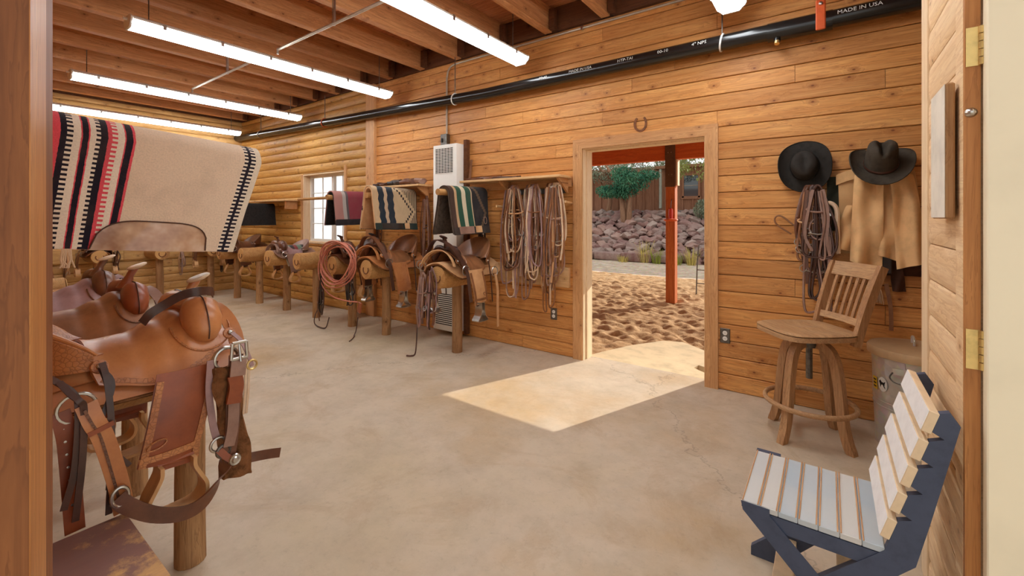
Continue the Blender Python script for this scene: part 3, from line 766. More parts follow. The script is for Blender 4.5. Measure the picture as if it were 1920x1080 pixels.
# thin conduit along the wall top and down to the heater box
bm = NB(); pts = [(.9, 3.755, 3.165), (-3.5, 3.755, 3.165)] + spline([(-3.5, 3.755, 3.165), (-3.6, 3.755, 3.155), (-3.665, 3.755, 3.11), (-3.69, 3.755, 3.02)], 4) + [(-3.69, 3.755, 2.34)]
t = thing('wall_conduit', 'thin painted conduit bending down the boards to the heater switch box', 'conduit', (-3.69, 3.755, 2.2))
add_tube(bm, pts[:1]+pts[1:2]+pts[3:], .011, 8); part('tube', bm, M['conduit'], t, world=True)
bm = NB(); bx(bm, -3.745, -3.645, 3.70, 3.768, 2.215, 2.35, .006); b_ = part('switch_box', bm, M['steel_dk'], t, 0, world=True)
bm = NB(); bx(bm, -3.725, -3.70, 3.69, 3.70, 2.25, 2.30, .003); part('switch', bm, M['black_slot'], b_, 0, world=True)
for x in (-.3, -1.9, -2.9):
    bm = NB(); bx(bm, x-.01, x+.01, 3.738, 3.768, 3.148, 3.152+.03); part('clip', bm, M['steel'], t, 0, world=True)

# black drain pipe slung along the wall
def pz(x): return 2.705+max(0, -x-3.0)*.027
t = thing('drain_pipe', 'fat black plastic drain pipe hung along the long wall', 'pipe', (-4, 3.66, 2.65))
bm = NB(); add_tube(bm, [(XB+.03, 3.665, pz(-9.2)), (-6, 3.665, pz(-6)), (-3, 3.665, pz(-3)), (1.7, 3.665, pz(1.7))], .058, 24); part('tube', bm, M['pipe'], t, world=True)
bm = NB(); add_tube(bm, [(-.36, 3.665, 2.70), (.02, 3.665, 2.70)], .066, 24); add_tube(bm, [(-.30, 3.665, 2.70), (-.3, 3.64, 2.62)], .022, 14); part('coupling', bm, M['pipe'], t, world=True)
bm = NB(); add_tube(bm, [(-.3, 3.638, 2.625), (-.3, 3.63, 2.6)], .017, 12); part('cleanout_cap', bm, M['brass'], t, world=True)
for x, mt in ((-8.2, 'steel'), (-6.15, 'orange'), (-3.47, 'white'), (-.665, 'white')):
    z = pz(x)
    bm = NB(); ring = [(x+.012*math.sin(a), 3.665+.062*math.cos(a), z+.062*math.sin(a)) for a in [2*PI*k/20 for k in range(20)]]
    add_tube(bm, ring, .007, 6, closed=True); h = part('hanger_loop', bm, M[mt], t, world=True)
    bm = NB(); add_tube(bm, [(x, 3.665, z+.062), (x, 3.665, 3.2 if x < -3 else 3.15)], .005, 6); part('hanger_wire', bm, M['steel_dk'], h, world=True)
x = -.045
bm = NB(); bx(bm, x-.028, x+.028, 3.592, 3.604, 2.625, 2.83, .006); bx(bm, x-.025, x+.025, 3.604, 3.765, 2.775, 2.80); h = part('clamp', bm, M['orange'], t, 0, world=True)
bm = NB(); add_lathe(bm, [(0, .012), (.012, .01), (.014, 0), (0, 0)], 6, Matrix.Translation((x, 3.592, 2.80)) @ Matrix.Rotation(R(90), 4, 'X')); part('bolt', bm, M['steel'], h, 0, world=True)
def text_part(txt, size, M4, mat, parent, name='lettering', ext=.0004):
    cu = bpy.data.curves.new(name, 'FONT'); cu.body = txt; cu.size = size; cu.extrude = ext; cu.align_x = 'CENTER'; cu.align_y = 'CENTER'; cu.resolution_u = 2
    tmp = bpy.data.objects.new(name, cu); COL.objects.link(tmp)
    dg = bpy.context.evaluated_depsgraph_get(); me = bpy.data.meshes.new_from_object(tmp.evaluated_get(dg))
    bpy.data.objects.remove(tmp); bpy.data.curves.remove(cu)
    me.transform(M4); me.materials.clear(); me.materials.append(mat); me.name = name
    o = bpy.data.objects.new(name, me); COL.objects.link(o); o.parent = parent
    return o
for x, s in ((-2.25, '00-10'), (-1.85, 'MADE IN USA'), (-1.42, 'HTP-TAI'), (-1.1, '00-10'), (-.82, '4" NPS'), (.16, 'MADE IN USA'), (.42, '4" NPS')):
    o = text_part(s, .038, Matrix.Translation((x+4, 3.665-.0595*math.cos(R(14))-3.66, 2.705+.0595*math.sin(R(14))-2.65)) @ Matrix.Rotation(R(76), 4, 'X'), M['print'], t)
# ================================================================== SADDLES AND THEIR RACKS
L_ = lambda n, c, d, **k: leather(n, C(*c), C(*d), **k)
M['lea_tan'] = L_('tan_leather', (206, 140, 86), (174, 106, 60), rough=.38)
M['lea_tan_tool'] = L_('tan_tooled_leather', (204, 138, 84), (160, 94, 54), tool=1.0)
M['lea_red'] = L_('chestnut_leather', (158, 82, 44), (120, 56, 30), rough=.38)
M['lea_brown'] = L_('brown_leather', (128, 80, 52), (88, 50, 32), rough=.4)
M['lea_brown_tool'] = L_('brown_tooled_leather', (134, 88, 60), (84, 50, 34), tool=1.0)
M['lea_dark'] = L_('dark_strap_leather', (88, 54, 40), (58, 34, 26), rough=.42)
M['lea_black'] = L_('black_leather', (52, 40, 34), (30, 24, 20), rough=.4)
M['lea_pale'] = L_('pale_hide', (226, 178, 128), (196, 144, 96), rough=.6)
M['lea_grey'] = L_('greyed_leather', (172, 136, 118), (130, 96, 82), rough=.45)
M['lea_mauve'] = L_('dusty_leather', (176, 142, 140), (140, 106, 104), rough=.5)
M['lea_mid'] = L_('saddle_brown_leather', (164, 110, 70), (116, 72, 42), rough=.42)
M['rawhide'] = L_('rawhide', (236, 212, 182), (206, 168, 130), rough=.45)
M['fleece'] = plain('brown_mohair', C(128, 86, 54), .95, var=.25, sc=30, bump=.8, spec=.1)
M['stirrupwood'] = plain('rawhide_wood', C(206, 160, 108), .5, var=.12, sc=12)
def brush_end(name):
    g = G(name); co = g.coord(); d = g.n('VectorMath', 1, {'operation': 'LENGTH'}, i0=g.mapv(co, (1, 1, 1)))
    n = g.noise(co, 18, 4, .6)
    rr = g.math('FRACT', g.math('MULTIPLY', g.math('ADD', d, g.math('MULTIPLY', n, .02)), 55.0))
    base = g.mix(g.math('MULTIPLY', rr, .45), C(222, 176, 112), C(168, 116, 62))
    g.P(Base_Color=base, Roughness=.75); return g.m
M['log_end'] = brush_end('cut_log_end')

def rack(loc, rz, length, label, r=.105, rlog=None, post_at=.12, post_r=.05, pm='bark', brand=True, zc=.78, group='log saddle racks', mat='log'):
    """peeled log reaching out from the wall (local -X is the wall end, +X the free end), carried by an upright post"""
    t = thing('saddle_rack', label, 'saddle rack', loc, rz, group)
    bm = NB(); n = 20; pts = [(-length+length*k/6, .006*math.sin(k*1.7), zc+.004*math.sin(k*2.3)) for k in range(7)]
    add_tube(bm, pts, [r*(1.05-.02*k) for k in range(7)], n, caps=True); part('log', bm, M[mat], t, 40)
    bm = NB(); add_lathe(bm, [(0, .004), (r*.86, .004), (r*.9, 0), (0, 0)], 20, Matrix.Rotation(R(90), 4, 'Y'))
    e = part('cut_end', bm, M['log_end'], t, 30); e.location = (0, pts[-1][1], pts[-1][2])
    if brand:
        bm = NB(); arc = [(.007, .045*math.cos(a), .045*math.sin(a)-.005) for a in [R(150)+R(240)*k/12 for k in range(13)]]
        add_tube(bm, arc, .006, 6); h = part('horseshoe', bm, M['rust'], e)
    bm = NB(); pts = [(-post_at, .004*math.sin(k), (zc-r*.55)*k/5) for k in range(6)]
    add_tube(bm, pts, [post_r*(1.06-.02*k) for k in range(6)], 14); part('post', bm, M[pm], t, 40)
    return t

RS = .24
def section(ridge, s):
    th = min(s/RS, R(58)); y = RS*math.sin(th); z = ridge-RS*(1-math.cos(th))
    ex = s-RS*R(58)
    if ex > 0: y += ex*math.cos(R(62)); z -= ex*math.sin(R(62))
    return y, z
def s_for(ridge, zb):
    lo, hi = 0.0, .6
    for _ in range(30):
        m = (lo+hi)/2
        if section(ridge, m)[1] > zb: lo = m
        else: hi = m
    return lo
def lerp_tab(tab, x):
    if x <= tab[0][0]: return tab[0][1]
    for (a, va), (b, vb) in zip(tab, tab[1:]):
        if x <= b:
            t = (x-a)/(b-a); t = t*t*(3-2*t); return va+(vb-va)*t
    return tab[-1][1]
def over_sheet(bm, xs, ridge, zb, th, nu=26, nv=22, lift=0.0):
    def fn(u, v):
        X = xs[0]+(xs[1]-xs[0])*u; r = lerp_tab(ridge, X)+lift
        sm = s_for(r, lerp_tab(zb, X)); y, z = section(r, abs(v*2-1)*sm)
        return (X, (1 if v > .5 else -1)*y, z)
    add_sheet(bm, fn, nu, nv, th)

def saddle(loc, rz, label, seat, skirt, tool, fork, strap, horn_cap='rawhide', fender=None, stirrup='stirrupwood', group='western saddles', metal_stirrup=False, cantle=None, scale=1.0, strings=2, fender_len=.28, fk_s=1.0, cant=1.0):
    t = thing('western_saddle', label, 'saddle', loc, rz, group); t.scale = (scale,)*3
    fender = fender or skirt; cantle = cantle or tool
    bm = NB(); over_sheet(bm, (-.36, .31), [(-.4, .104), (.4, .104)], [(-.36, .05), (-.34, -.005), (-.28, -.025), (.2, -.025), (.27, .0), (.31, .07)], .010)
    sk = part('skirt', bm, M[skirt], t)
    bm = NB(); over_sheet(bm, (-.355, .305), [(-.4, .094), (.4, .094)], [(-.36, .05), (-.34, -.012), (-.28, -.034), (.2, -.034), (.27, -.008), (.31, .06)], .014); part('fleece_lining', bm, M['fleece'], sk)
    bm = NB(); over_sheet(bm, (-.335, -.09), [(-.4, .118), (.4, .118)], [(-.335, .09), (-.32, .055), (-.25, .035), (-.12, .045), (-.09, .05)], .007, 14); part('rear_jockey', bm, M[skirt], t)
    ridge = [(-.14, .150), (-.08, .137), (0, .142), (.08, .172), (.14, .205), (.22, .2)]
    zb = [(-.115, .07), (-.105, .035), (-.08, .024), (.03, .000), (.10, .006), (.16, .03), (.21, .056), (.235, .09)]
    bm = NB(); over_sheet(bm, (-.115, .235), ridge, zb, .008, 34, 26); st = part('seat', bm, M[seat], t)
    # tooled border following the jockey's lower edge
    for sgn in (-1, 1):
        bm = NB()
        for off, wd in ((.010, .016),):
            pts = []
            for k in range(25):
                X = -.098+.318*k/24; r = lerp_tab(ridge, X); sm = s_for(r, lerp_tab(zb, X)); y, z = section(r, sm-off-.006); y2, z2 = section(r, sm-off)
                n = Vector((0, -(z2-z), (y2-y))).normalized(); pts.append(Vector((X, y, z))+n*.0016)
            pts = [Vector((p.x, sgn*p.y, p.z)) for p in pts]
            add_ribbon(bm, pts, (0, sgn*.42, -.9), wd, .002)
        part('tooled_border', bm, M[tool], st)
    # cantle: dish, rolled rim, back
    bm = NB()
    def cf(u, v):
        ph = R(-92)+R(184)*u; c, s = max(0, math.cos(ph)), math.sin(ph); w = .192
        A = Vector((-.085-.085*c, .150*s, .128-.006*abs(s))); Bm = Vector((-.105-.165*c, w*s, .128+.125*cant*c**.8)); Cc = Vector((-.118-.178*c, (w+.012)*s, .125+.12*cant*c**.8)); Dd = Vector((-.118-.165*c, (w+.008)*s, .085))
        if v < .5: q = v/.5; P_ = A.lerp(Bm, q)+Vector((.02*c, 0, -.025*c))*math.sin(q*PI); return P_
        if v < .65: return Bm.lerp(Cc, (v-.5)/.15)
        return Cc.lerp(Dd, (v-.65)/.35)
    add_sheet(bm, cf, 28, 14, .006); cn = part('cantle', bm, M[cantle], t)
    bm = NB(); pts = [cf(k/24, .575)+Vector((0, 0, .004)) for k in range(25)]; add_tube(bm, pts, [.004+.008*math.sin(PI*k/24) for k in range(25)], 8); part('cantle_roll', bm, M[seat], cn)
    # fork with its swells
    bm = NB(); pth = []
    for (y, z, r, x) in ((-.186, .098, .006, .19), (-.185, .11, .032, .19), (-.178, .135, .05, .19), (-.155, .172, .062, .19), (-.118, .208, .062, .192), (-.07, .218, .044, .195), (-.03, .210, .036, .197), (0, .206, .034, .198)): pth.append((y*(.5+.5*fk_s), z, r*fk_s, x))
    pth = pth + [(-y, z, r, x) for (y, z, r, x) in reversed(pth[:-1])]
    add_tube(bm, [(x, y, z) for y, z, r, x in pth], [r for _, _, r, _ in pth], 18, up=(1, 0, 0), ell=(1.02, .95)); fk = part('fork', bm, M[fork], t, 60)
    for sgn in (-1, 1):
        sm_ = []
        for i in range(1, 6):
            P0, P1 = pth[i-1], pth[i+1]; ty, tz = P1[0]-P0[0], P1[1]-P0[1]; l_ = math.hypot(ty, tz); y, z, r, x = pth[i]
            ny, nz = -tz/l_, ty/l_
            if ny > 0 and y < 0: ny, nz = -ny, -nz
            sm_.append((x, -sgn*(y+ny*r*.955), z+nz*r*.955))
        bm = NB(); add_tube(bm, spline(sm_, 4), .0024, 5); part('seam', bm, M['lea_dark'], fk)
        wl = []
        for k in range(19):
            a = R(175)+R(190)*k/18; X = .19+.088*fk_s*math.cos(a); z = .150+.075*math.sin(a)
            rr_ = lerp_tab(ridge, X); y, _ = section(rr_, s_for(rr_, z)); wl.append((X, sgn*(y+.001), z+.002))
        bm = NB(); add_tube(bm, wl, .0035, 6); part('fork_welt', bm, M[tool], st)
    bm = NB(); add_tube(bm, spline([(.182, 0, .215), (.190, 0, .245), (.203, 0, .28), (.220, 0, .312)], 4), [.036-.020*min(1, k/7) for k in range(13)], 14); hn = part('horn', bm, M[fork], t, 60)
    Mh = Matrix.Translation((.228, 0, .318)) @ Matrix.Rotation(R(-20), 4, 'Y') @ Matrix.Scale(1.35, 4, (1, 0, 0))
    bm = NB(); add_lathe(bm, [(0, -.009), (.02, -.008), (.03, -.002), (.031, .003), (.026, .008), (0, .010)], 22, Mh); part('horn_cap', bm, M[horn_cap], hn)
    # gullet edge strip in front of the fork
    bm = NB(); pts = [(.262+.03*abs(math.sin(R(a))), .2*math.sin(R(a)), .035+.17*math.cos(R(a))) for a in range(-75, 76, 10)]
    add_ribbon(bm, pts, (1, 0, .35), .05*fk_s, .008); part('gullet_cover', bm, M[skirt], t)
    for sgn in (-1, 1):
        y0 = sgn*.27; L = fender_len
        def ff(u, v):
            X = (.022-.055*v)+(.178-.012*v+.03*math.sin(v*PI)*0)*u; return (X, y0+sgn*(.018*math.sin(v*2.2)+.010*math.sin(u*PI)), .045-L*v-(.03*u if v > .95 else 0))
        bm = NB(); add_sheet(bm, ff, 8, 14, .006*sgn); f_ = part('fender', bm, M[fender], t)
        for side in (.07, .93):
            bm = NB(); pts = [Vector(ff(side, v/12))+Vector((0, sgn*.0035, 0)) for v in range(1, 13)]; add_ribbon(bm, pts, (1, 0, 0), .02, .002); part('tooled_border', bm, M[tool], f_)
        bm = NB(); pts = [Vector(ff(u/8, .93))+Vector((0, sgn*.0035, 0)) for u in range(9)]; add_ribbon(bm, pts, (0, 0, 1), .02, .002); part('tooled_border', bm, M[tool], f_)
        bm = NB(); ring = [Vector((.015+.026*math.cos(a), ff(.3, .8)[1]+sgn*.004, .045-L*.78+.013*math.sin(a)+.006*math.cos(a))) for a in [2*PI*k/18 for k in range(18)]]; add_tube(bm, ring, .0022, 5, closed=True); part('maker_stamp', bm, M[tool], f_)
        zs = .045-L; xs = .068; ys = y0+sgn*.015
        bm = NB(); add_ribbon(bm, [(xs, ys, zs+.06), (xs+.002, ys, zs-.01), (xs, ys, zs-.035)], (1, 0, 0), .085, .007); part('stirrup_leather', bm, M[strap], t)
        bm = NB()
        if metal_stirrup:
            shp = [(-.018, .0), (-.02, -.06), (-.035, -.11), (-.06, -.15), (.06, -.15), (.035, -.11), (.02, -.06), (.018, .0)]; ww = .075
        else: shp = [(-.045, 0), (-.046, -.03), (-.062, -.065), (-.08, -.105), (-.074, -.145), (-.04, -.163), (.04, -.163), (.074, -.145), (.08, -.105), (.062, -.065), (.046, -.03), (.045, 0)]; ww = .075
        P2 = spline([(xs+a, ys, zs-.012+b) for a, b in shp], 4); add_ribbon(bm, P2, (0, 1, 0), ww, .011 if not metal_stirrup else .005); so_ = part('stirrup', bm, M['steel' if metal_stirrup else stirrup], t)
        bm = NB(); add_tube(bm, [(xs-.05, ys, zs-.012), (xs+.05, ys, zs-.012)], .010, 8); part('stirrup_bolt', bm, M['steel' if metal_stirrup else strap], so_)
        # rosettes, strings, rigging rings
        for i, (X, z) in enumerate(((-.108, .098), (.262, .12))):
            yy = (.222 if i == 0 else .20)*sgn; Mr = Matrix.Translation((X, yy, z)) @ Matrix.Rotation(R(-90*sgn+sgn*28), 4, 'X')
            bm = NB(); add_lathe(bm, [(0, .010), (.008, .010), (.010, .006), (.020, .005), (.022, 0), (0, 0)], 18, Mr); ro = part('rosette', bm, M[tool], t)
            bm = NB(); add_lathe(bm, [(0, .016), (.006, .014), (.009, .010), (0, .010)], 12, Mr); part('concho', bm, M['steel'], ro)
            if i == 0:
                for q in range(strings):
                    dx = .012*q; bm = NB(); add_ribbon(bm, spline([(X, yy+sgn*.012, z), (X+.012+dx, yy+sgn*.035, z-.06), (X+.018-.03*q, yy+sgn*.06, z-.19), (X+.008+.05*q, yy+sgn*.065, z-.36+.05*q)], 5), (1, 0, 0), .013, .003); part('saddle_string', bm, M['lea_dark'], t)
        Mr = Matrix.Translation((.225, sgn*.262, .045)) @ Matrix.Rotation(R(90), 4, 'X')
        bm = NB(); add_tube(bm, [Mr @ Vector((.04*math.cos(a), .04*math.sin(a), 0)) for a in [2*PI*k/20 for k in range(20)]], .005, 6, closed=True); part('rigging_ring', bm, M['steel'], t)
        Mr = Matrix.Translation((-.165, sgn*.262, .0)) @ Matrix.Rotation(R(90), 4, 'X')
        bm = NB(); add_tube(bm, [Mr @ Vector((.042*math.cos(a), .042*math.sin(a), 0)) for a in [2*PI*k/20 for k in range(20)]], .005, 6, closed=True); part('rigging_ring', bm, M['steel'], t)
    return t

ZS = .80
# ---- near row: logs out of the front wall, free ends toward +Y
def near_rack(x, label, y1=.72, **k): return rack((x, y1, 0), R(90), y1+.325, label, post_at=.07, **k)
near_rack(-2.05, 'peeled log rack on a stout post under the tan tooled saddle', brand=False)
fg = saddle((-2.05, .45, ZS), R(90), 'tan tooled western saddle hung with straps beside the worn bench', 'lea_tan', 'lea_tan', 'lea_tan_tool', 'lea_tan', 'lea_red', fender='lea_red', cantle='lea_tan_tool')
near_rack(-2.78, 'peeled log rack under the saddle with the tall chestnut fork', brand=False)
saddle((-2.78, .43, ZS), R(90), 'reddish brown saddle with tall bare fork next to the tan tooled saddle', 'lea_mid', 'lea_grey', 'lea_brown_tool', 'lea_red', 'lea_brown', fk_s=.82)
near_rack(-3.5, 'peeled log rack under the dusty brown saddle', brand=False)
saddle((-3.5, .46, ZS), R(90), 'dusty brown saddle between the reddish saddle and the bare pale log', 'lea_mauve', 'lea_mauve', 'lea_brown_tool', 'lea_brown', 'lea_brown', fk_s=.82)
near_rack(-4.2, 'bare pale peeled log rack beyond the row of near saddles', brand=False)
near_rack(-4.95, 'peeled log rack under the saddle with the buckled strap', brand=False)
saddle((-4.95, .32, ZS+.02), R(90), 'worn brown saddle with a buckled strap beyond the bare pale log', 'lea_mid', 'lea_mid', 'lea_brown_tool', 'lea_mid', 'lea_brown')

# ---- extra tack on the near saddle (local: x along the log, -y toward the room)
def strap(name, pts, w, mat, side=(1, 0, 0), th=.004, par=fg, n=5):
    bm = NB(); add_ribbon(bm, spline(pts, n), side, w, th); return part(name, bm, M[mat], par)
def ring(name, c, r, mat='steel', rr=.0055, par=fg, axis='Y', sq=(1, 1)):
    bm = NB(); ax = {'Y': lambda a, b: (c[0]+a, c[1], c[2]+b), 'X': lambda a, b: (c[0], c[1]+a, c[2]+b), 'Z': lambda a, b: (c[0]+a, c[1]+b, c[2])}[axis]
    add_tube(bm, [ax(r*sq[0]*math.cos(q), r*sq[1]*math.sin(q)) for q in [2*PI*k/20 for k in range(20)]], rr, 7, closed=True); return part(name, bm, M[mat], par)
strap('fork_strap', [(.258, -.06, .256), (.235, -.10, .274), (.188, -.12, .281), (.14, -.10, .270), (.09, -.075, .236), (.055, -.07, .212), (.03, -.08, .185)], .032, 'lea_dark', (0, 0, 1))
strap('rosette_string', [(-.106, -.245, .115), (-.099, -.272, .055), (-.093, -.288, -.077), (-.095, -.29, -.206), (-.10, -.29, -.336)], .016, 'lea_dark')
strap('rear_string', [(-.223, -.235, .105), (-.199, -.255, .08), (-.172, -.27, .046), (-.165, -.285, -.002), (-.174, -.29, -.169), (-.196, -.29, -.273)], .016, 'lea_dark')
strap('rear_string', [(-.20, -.255, .085), (-.18, -.285, .05), (-.165, -.30, .03), (-.155, -.296, .0), (-.158, -.295, -.145), (-.172, -.29, -.317)], .016, 'lea_dark')
b_ = strap('flank_billet', [(-.20, -.262, -.0), (-.188, -.265, -.06), (-.181, -.262, -.135), (-.168, -.262, -.36)], .044, 'lea_red')
for k in range(8):
    bm = NB(); add_lathe(bm, [(0, .002), (.0035, .0015), (.0035, 0), (0, 0)], 8, Matrix.Translation((-.192+.003*k, -.265, -.05-.038*k)) @ Matrix.Rotation(R(90), 4, 'X')); part('eyelet', bm, M['steel'], b_)
b_ = strap('flank_strap', [(-.15, -.29, .014), (-.135, -.30, -.04), (-.115, -.30, -.093), (-.084, -.30, -.227), (-.066, -.30, -.34)], .05, 'lea_tan')
strap('stitching', [(-.155, -.303, -.0), (-.137, -.3035, -.05), (-.12, -.3035, -.093), (-.092, -.3035, -.227), (-.074, -.303, -.33)], .007, 'lea_brown_tool', par=b_, th=.001)
strap('keeper', [(-.148, -.304, -.075), (-.09, -.304, -.058)], .014, 'lea_red', (0, 0, 1), par=b_)
br = strap('breast_collar', [(-.086, -.315, -.286), (-.058, -.325, -.323), (.001, -.335, -.375), (.071, -.345, -.405), (.125, -.345, -.40), (.172, -.335, -.36), (.210, -.325, -.285), (.224, -.325, -.186), (.229, -.32, -.073), (.236, -.32, .01), (.240, -.315, .065)], .045, 'lea_pale', (.55, 0, 1), .006)
br.data.materials[0] = M['lea_brown']
strap('collar_strap', [(.210, -.331, -.25), (.222, -.333, -.186), (.228, -.33, -.073), (.235, -.328, .01), (.240, -.324, .06)], .036, 'lea_grey', (1, 0, 0), .004)
ct = strap('latigo_keeper', [(.226, -.337, .0), (.232, -.337, -.04), (.222, -.337, -.10)], .046, 'lea_red', (1, 0, 0), .012)
strap('keeper_tip', [(.243, -.335, .06), (.238, -.340, .03), (.234, -.342, -.005)], .05, 'lea_grey', (1, 0, 0), .006)
# roller buckle
bk = NB()
for (a, b) in (((.215, .055), (.268, .055)), ((.268, .055), (.264, .112)), ((.264, .112), (.219, .112)), ((.219, .112), (.215, .055))): add_tube(bk, [(a[0], -.338, a[1]), (b[0], -.338, b[1])], .006, 8)
add_tube(bk, [(.242, -.334, .112), (.244, -.345, .045)], .0045, 8); part('buckle', bk, M['steel'], fg)
ring('rigging_loop', (.215, -.30, .055), .038, 'steel')
ring('collar_ring', (-.08, -.318, -.283), .026, 'steel', sq=(.75, 1.1))
# cinch
bm = NB()
def cfn(u, v): return (.203+.045*v+(.07+.03*v)*(u-.5), -.305+.008*math.sin(u*9+v*13), .03-.40*v-(.02*u if v > .9 else 0))
add_sheet(bm, cfn, 8, 24, .012); cz = part('cinch', bm, M['fleece'], fg)
for u in (.15, .4, .65, .9): strap('cinch_cord', [Vector(cfn(u, v/8))+Vector((0, -.006, 0)) for v in range(9)], .004, 'lea_pale', par=cz, n=1)
strap('cinch_billet', [(.235, -.29, -.33), (.301, -.30, -.338), (.36, -.30, -.352), (.403, -.30, -.365)], .034, 'lea_brown', (0, .2, 1), .006)
bm = NB(); add_lathe(bm, [(0, .009), (.008, .009), (.012, .005), (.018, .006), (.021, 0), (0, 0)], 14, Matrix.Translation((.226, -.34, -.300)) @ Matrix.Rotation(R(90), 4, 'X')); part('concho', bm, M['steel'], fg)
strap('concho_tie', [(.18, -.325, -.25), (.20, -.335, -.28), (.222, -.34, -.302)], .022, 'lea_red')
ring('cinch_ring', (.182, -.318, -.235), .024, 'steel', .005)
ring('cinch_ring', (.196, -.324, -.262), .02, 'steel_dk', .006)
strap('tie_strap', [(.165, -.30, .06), (.16, -.30, -.05), (.17, -.305, -.16), (.18, -.312, -.22)], .022, 'lea_mauve')
strap('front_string', [(.262, -.225, .125), (.285, -.25, .09), (.30, -.28, .03), (.305, -.29, .0)], .014, 'lea_mauve')
for i, x in enumerate((.285, .296)): strap('front_thong', [(x, -.285, .02), (x-.004, -.29, -.08), (x-.012, -.29, -.17)], .008, 'rawhide')
ring('dee_ring', (.306, -.287, .005), .017, 'brass', .004)
# strap and stirrup leather of the far side, seen below the seat
strap('off_billet', [(-.27, -.24, -.03), (-.272, -.24, -.13), (-.268, -.24, -.18)], .05, 'lea_dark')

# ---- worn bench in the near corner
bn = thing('bench', 'low bench with scuffed brown paint beside the tan saddle', 'bench', (-1.57, -.02, 0))
g = G('scuffed_brown_paint'); co = g.coord(); n = g.noise(co, 5.5, 9, .78); n2 = g.noise(g.mapv(co, (18, 3, 18)), 3, 6, .7); big = g.noise(co, 2.6, 3, .5)
msk = g.math('ADD', g.math('MULTIPLY', n, .6), g.math('MULTIPLY', big, .5))
base = g.mix(g.ramp(msk, [(.53, 0), (.60, 1)]), C(134, 98, 90), C(214, 168, 106)); base = g.mix(g.math('MULTIPLY', g.ramp(n2, [(.4, 0), (.7, 1)]), .35), base, C(150, 112, 92))
g.P(Base_Color=base, Roughness=.5); M['benchpaint'] = g.m
bm = NB(); bx(bm, -.19, .21, -.3, .41, .425, .45, .006, 2); part('seat_board', bm, M['benchpaint'], bn, 30)
for x in (-.14, .16):
    bm = NB(); bx(bm, x-.012, x+.012, -.28, .36, .35, .424); part('apron', bm, M['benchpaint'], bn, 0)
for x in (-.15, .17):
    for y in (-.26, .34):
        bm = NB(); add_box(bm, (x, y, .212), (.045, .045, .424), None, .004); part('leg', bm, M['benchpaint'], bn, 0)

# ---- long-wall row: logs out of the long wall, free ends toward -Y
def wall_rack(x, label, y0=2.98, **k): return rack((x, y0, 0), R(-90), D-.046-y0, label, post_at=.27, r=.118, **k)
wall_rack(-3.05, 'pale peeled log rack with a horseshoe end before the wall heater')
wall_rack(-4.17, 'peeled log rack carrying the saddle with the black horn')
wall_rack(-4.84, 'peeled log rack behind the coiled pink rope')
wall_rack(-5.66, 'bare peeled log rack below the window')
wall_rack(-6.46, 'peeled log rack carrying the small greyed saddle and striped pad')
wall_rack(-7.32, 'bare whitened log rack left of the window')
wall_rack(-8.12, 'peeled log rack nearest the far corner of the long wall')
sA = saddle((-3.05, 3.31, ZS+.012), R(-90), 'tan saddle with pale fenders and metal stirrups in front of the wall heater', 'lea_mid', 'lea_pale', 'lea_mid', 'lea_dark', 'lea_dark', 'lea_dark', fender='lea_pale', metal_stirrup=True, cantle='lea_mid', strings=1, scale=1.12, fk_s=.62, cant=1.35)
sB = saddle((-4.17, 3.31, ZS+.012), R(-90), 'brown saddle with a black-wrapped horn right of the coiled rope', 'lea_mid', 'lea_tan', 'lea_tan', 'lea_brown', 'lea_dark', 'lea_black', fender='lea_tan', metal_stirrup=True, cantle='lea_mid', strings=1, scale=1.12, fk_s=.62, cant=1.35)
sC = saddle((-4.84, 3.31, ZS+.012), R(-90), 'dark brown saddle hung with the coiled pink rope', 'lea_brown', 'lea_brown', 'lea_brown', 'lea_brown', 'lea_dark', 'lea_dark', cantle='lea_brown', cant=1.2)
sE = saddle((-6.46, 3.30, ZS), R(-90), 'small greyed saddle on a striped pad below the window', 'lea_mauve', 'lea_grey', 'lea_grey', 'lea_brown', 'lea_brown', 'lea_brown', scale=.88)
sG = saddle((-8.12, 3.32, ZS+.012), R(-90), 'shadowy brown saddle in the far corner of the long wall', 'lea_brown', 'lea_brown', 'lea_brown', 'lea_brown', 'lea_dark', 'lea_dark')
# big conspicuous straps on those
def wstrap(sd, name, pts, w, mat, side=(1, 0, 0), th=.004):
    bm = NB(); add_ribbon(bm, spline(pts, 5), side, w, th); return part(name, bm, M[mat], sd)
for sd, L in ((sA, .5), (sB, .62)):
    wstrap(sd, 'flank_billet', [(-.165, .268, -.02), (-.17, .29, -.15), (-.165, .295, -.3), (-.175, .292, -L)], .03, 'lea_pale' if sd == sA else 'lea_grey')
    wstrap(sd, 'latigo', [(.24, .25, .09), (.235, .29, .02), (.22, .30, -.12), (.20, .30, -.22)], .036, 'lea_dark')
wstrap(sA, 'fork_wrap', [(.25, -.19, .14), (.26, -.08, .285), (.262, .06, .275), (.25, .17, .20), (.22, .27, .06)], .05, 'lea_dark', (1, 0, 0), .008)
wstrap(sB, 'fork_wrap', [(.25, -.19, .14), (.26, -.08, .285), (.262, .06, .292), (.25, .17, .20), (.22, .27, .03)], .05, 'lea_brown', (1, 0, 0), .008)
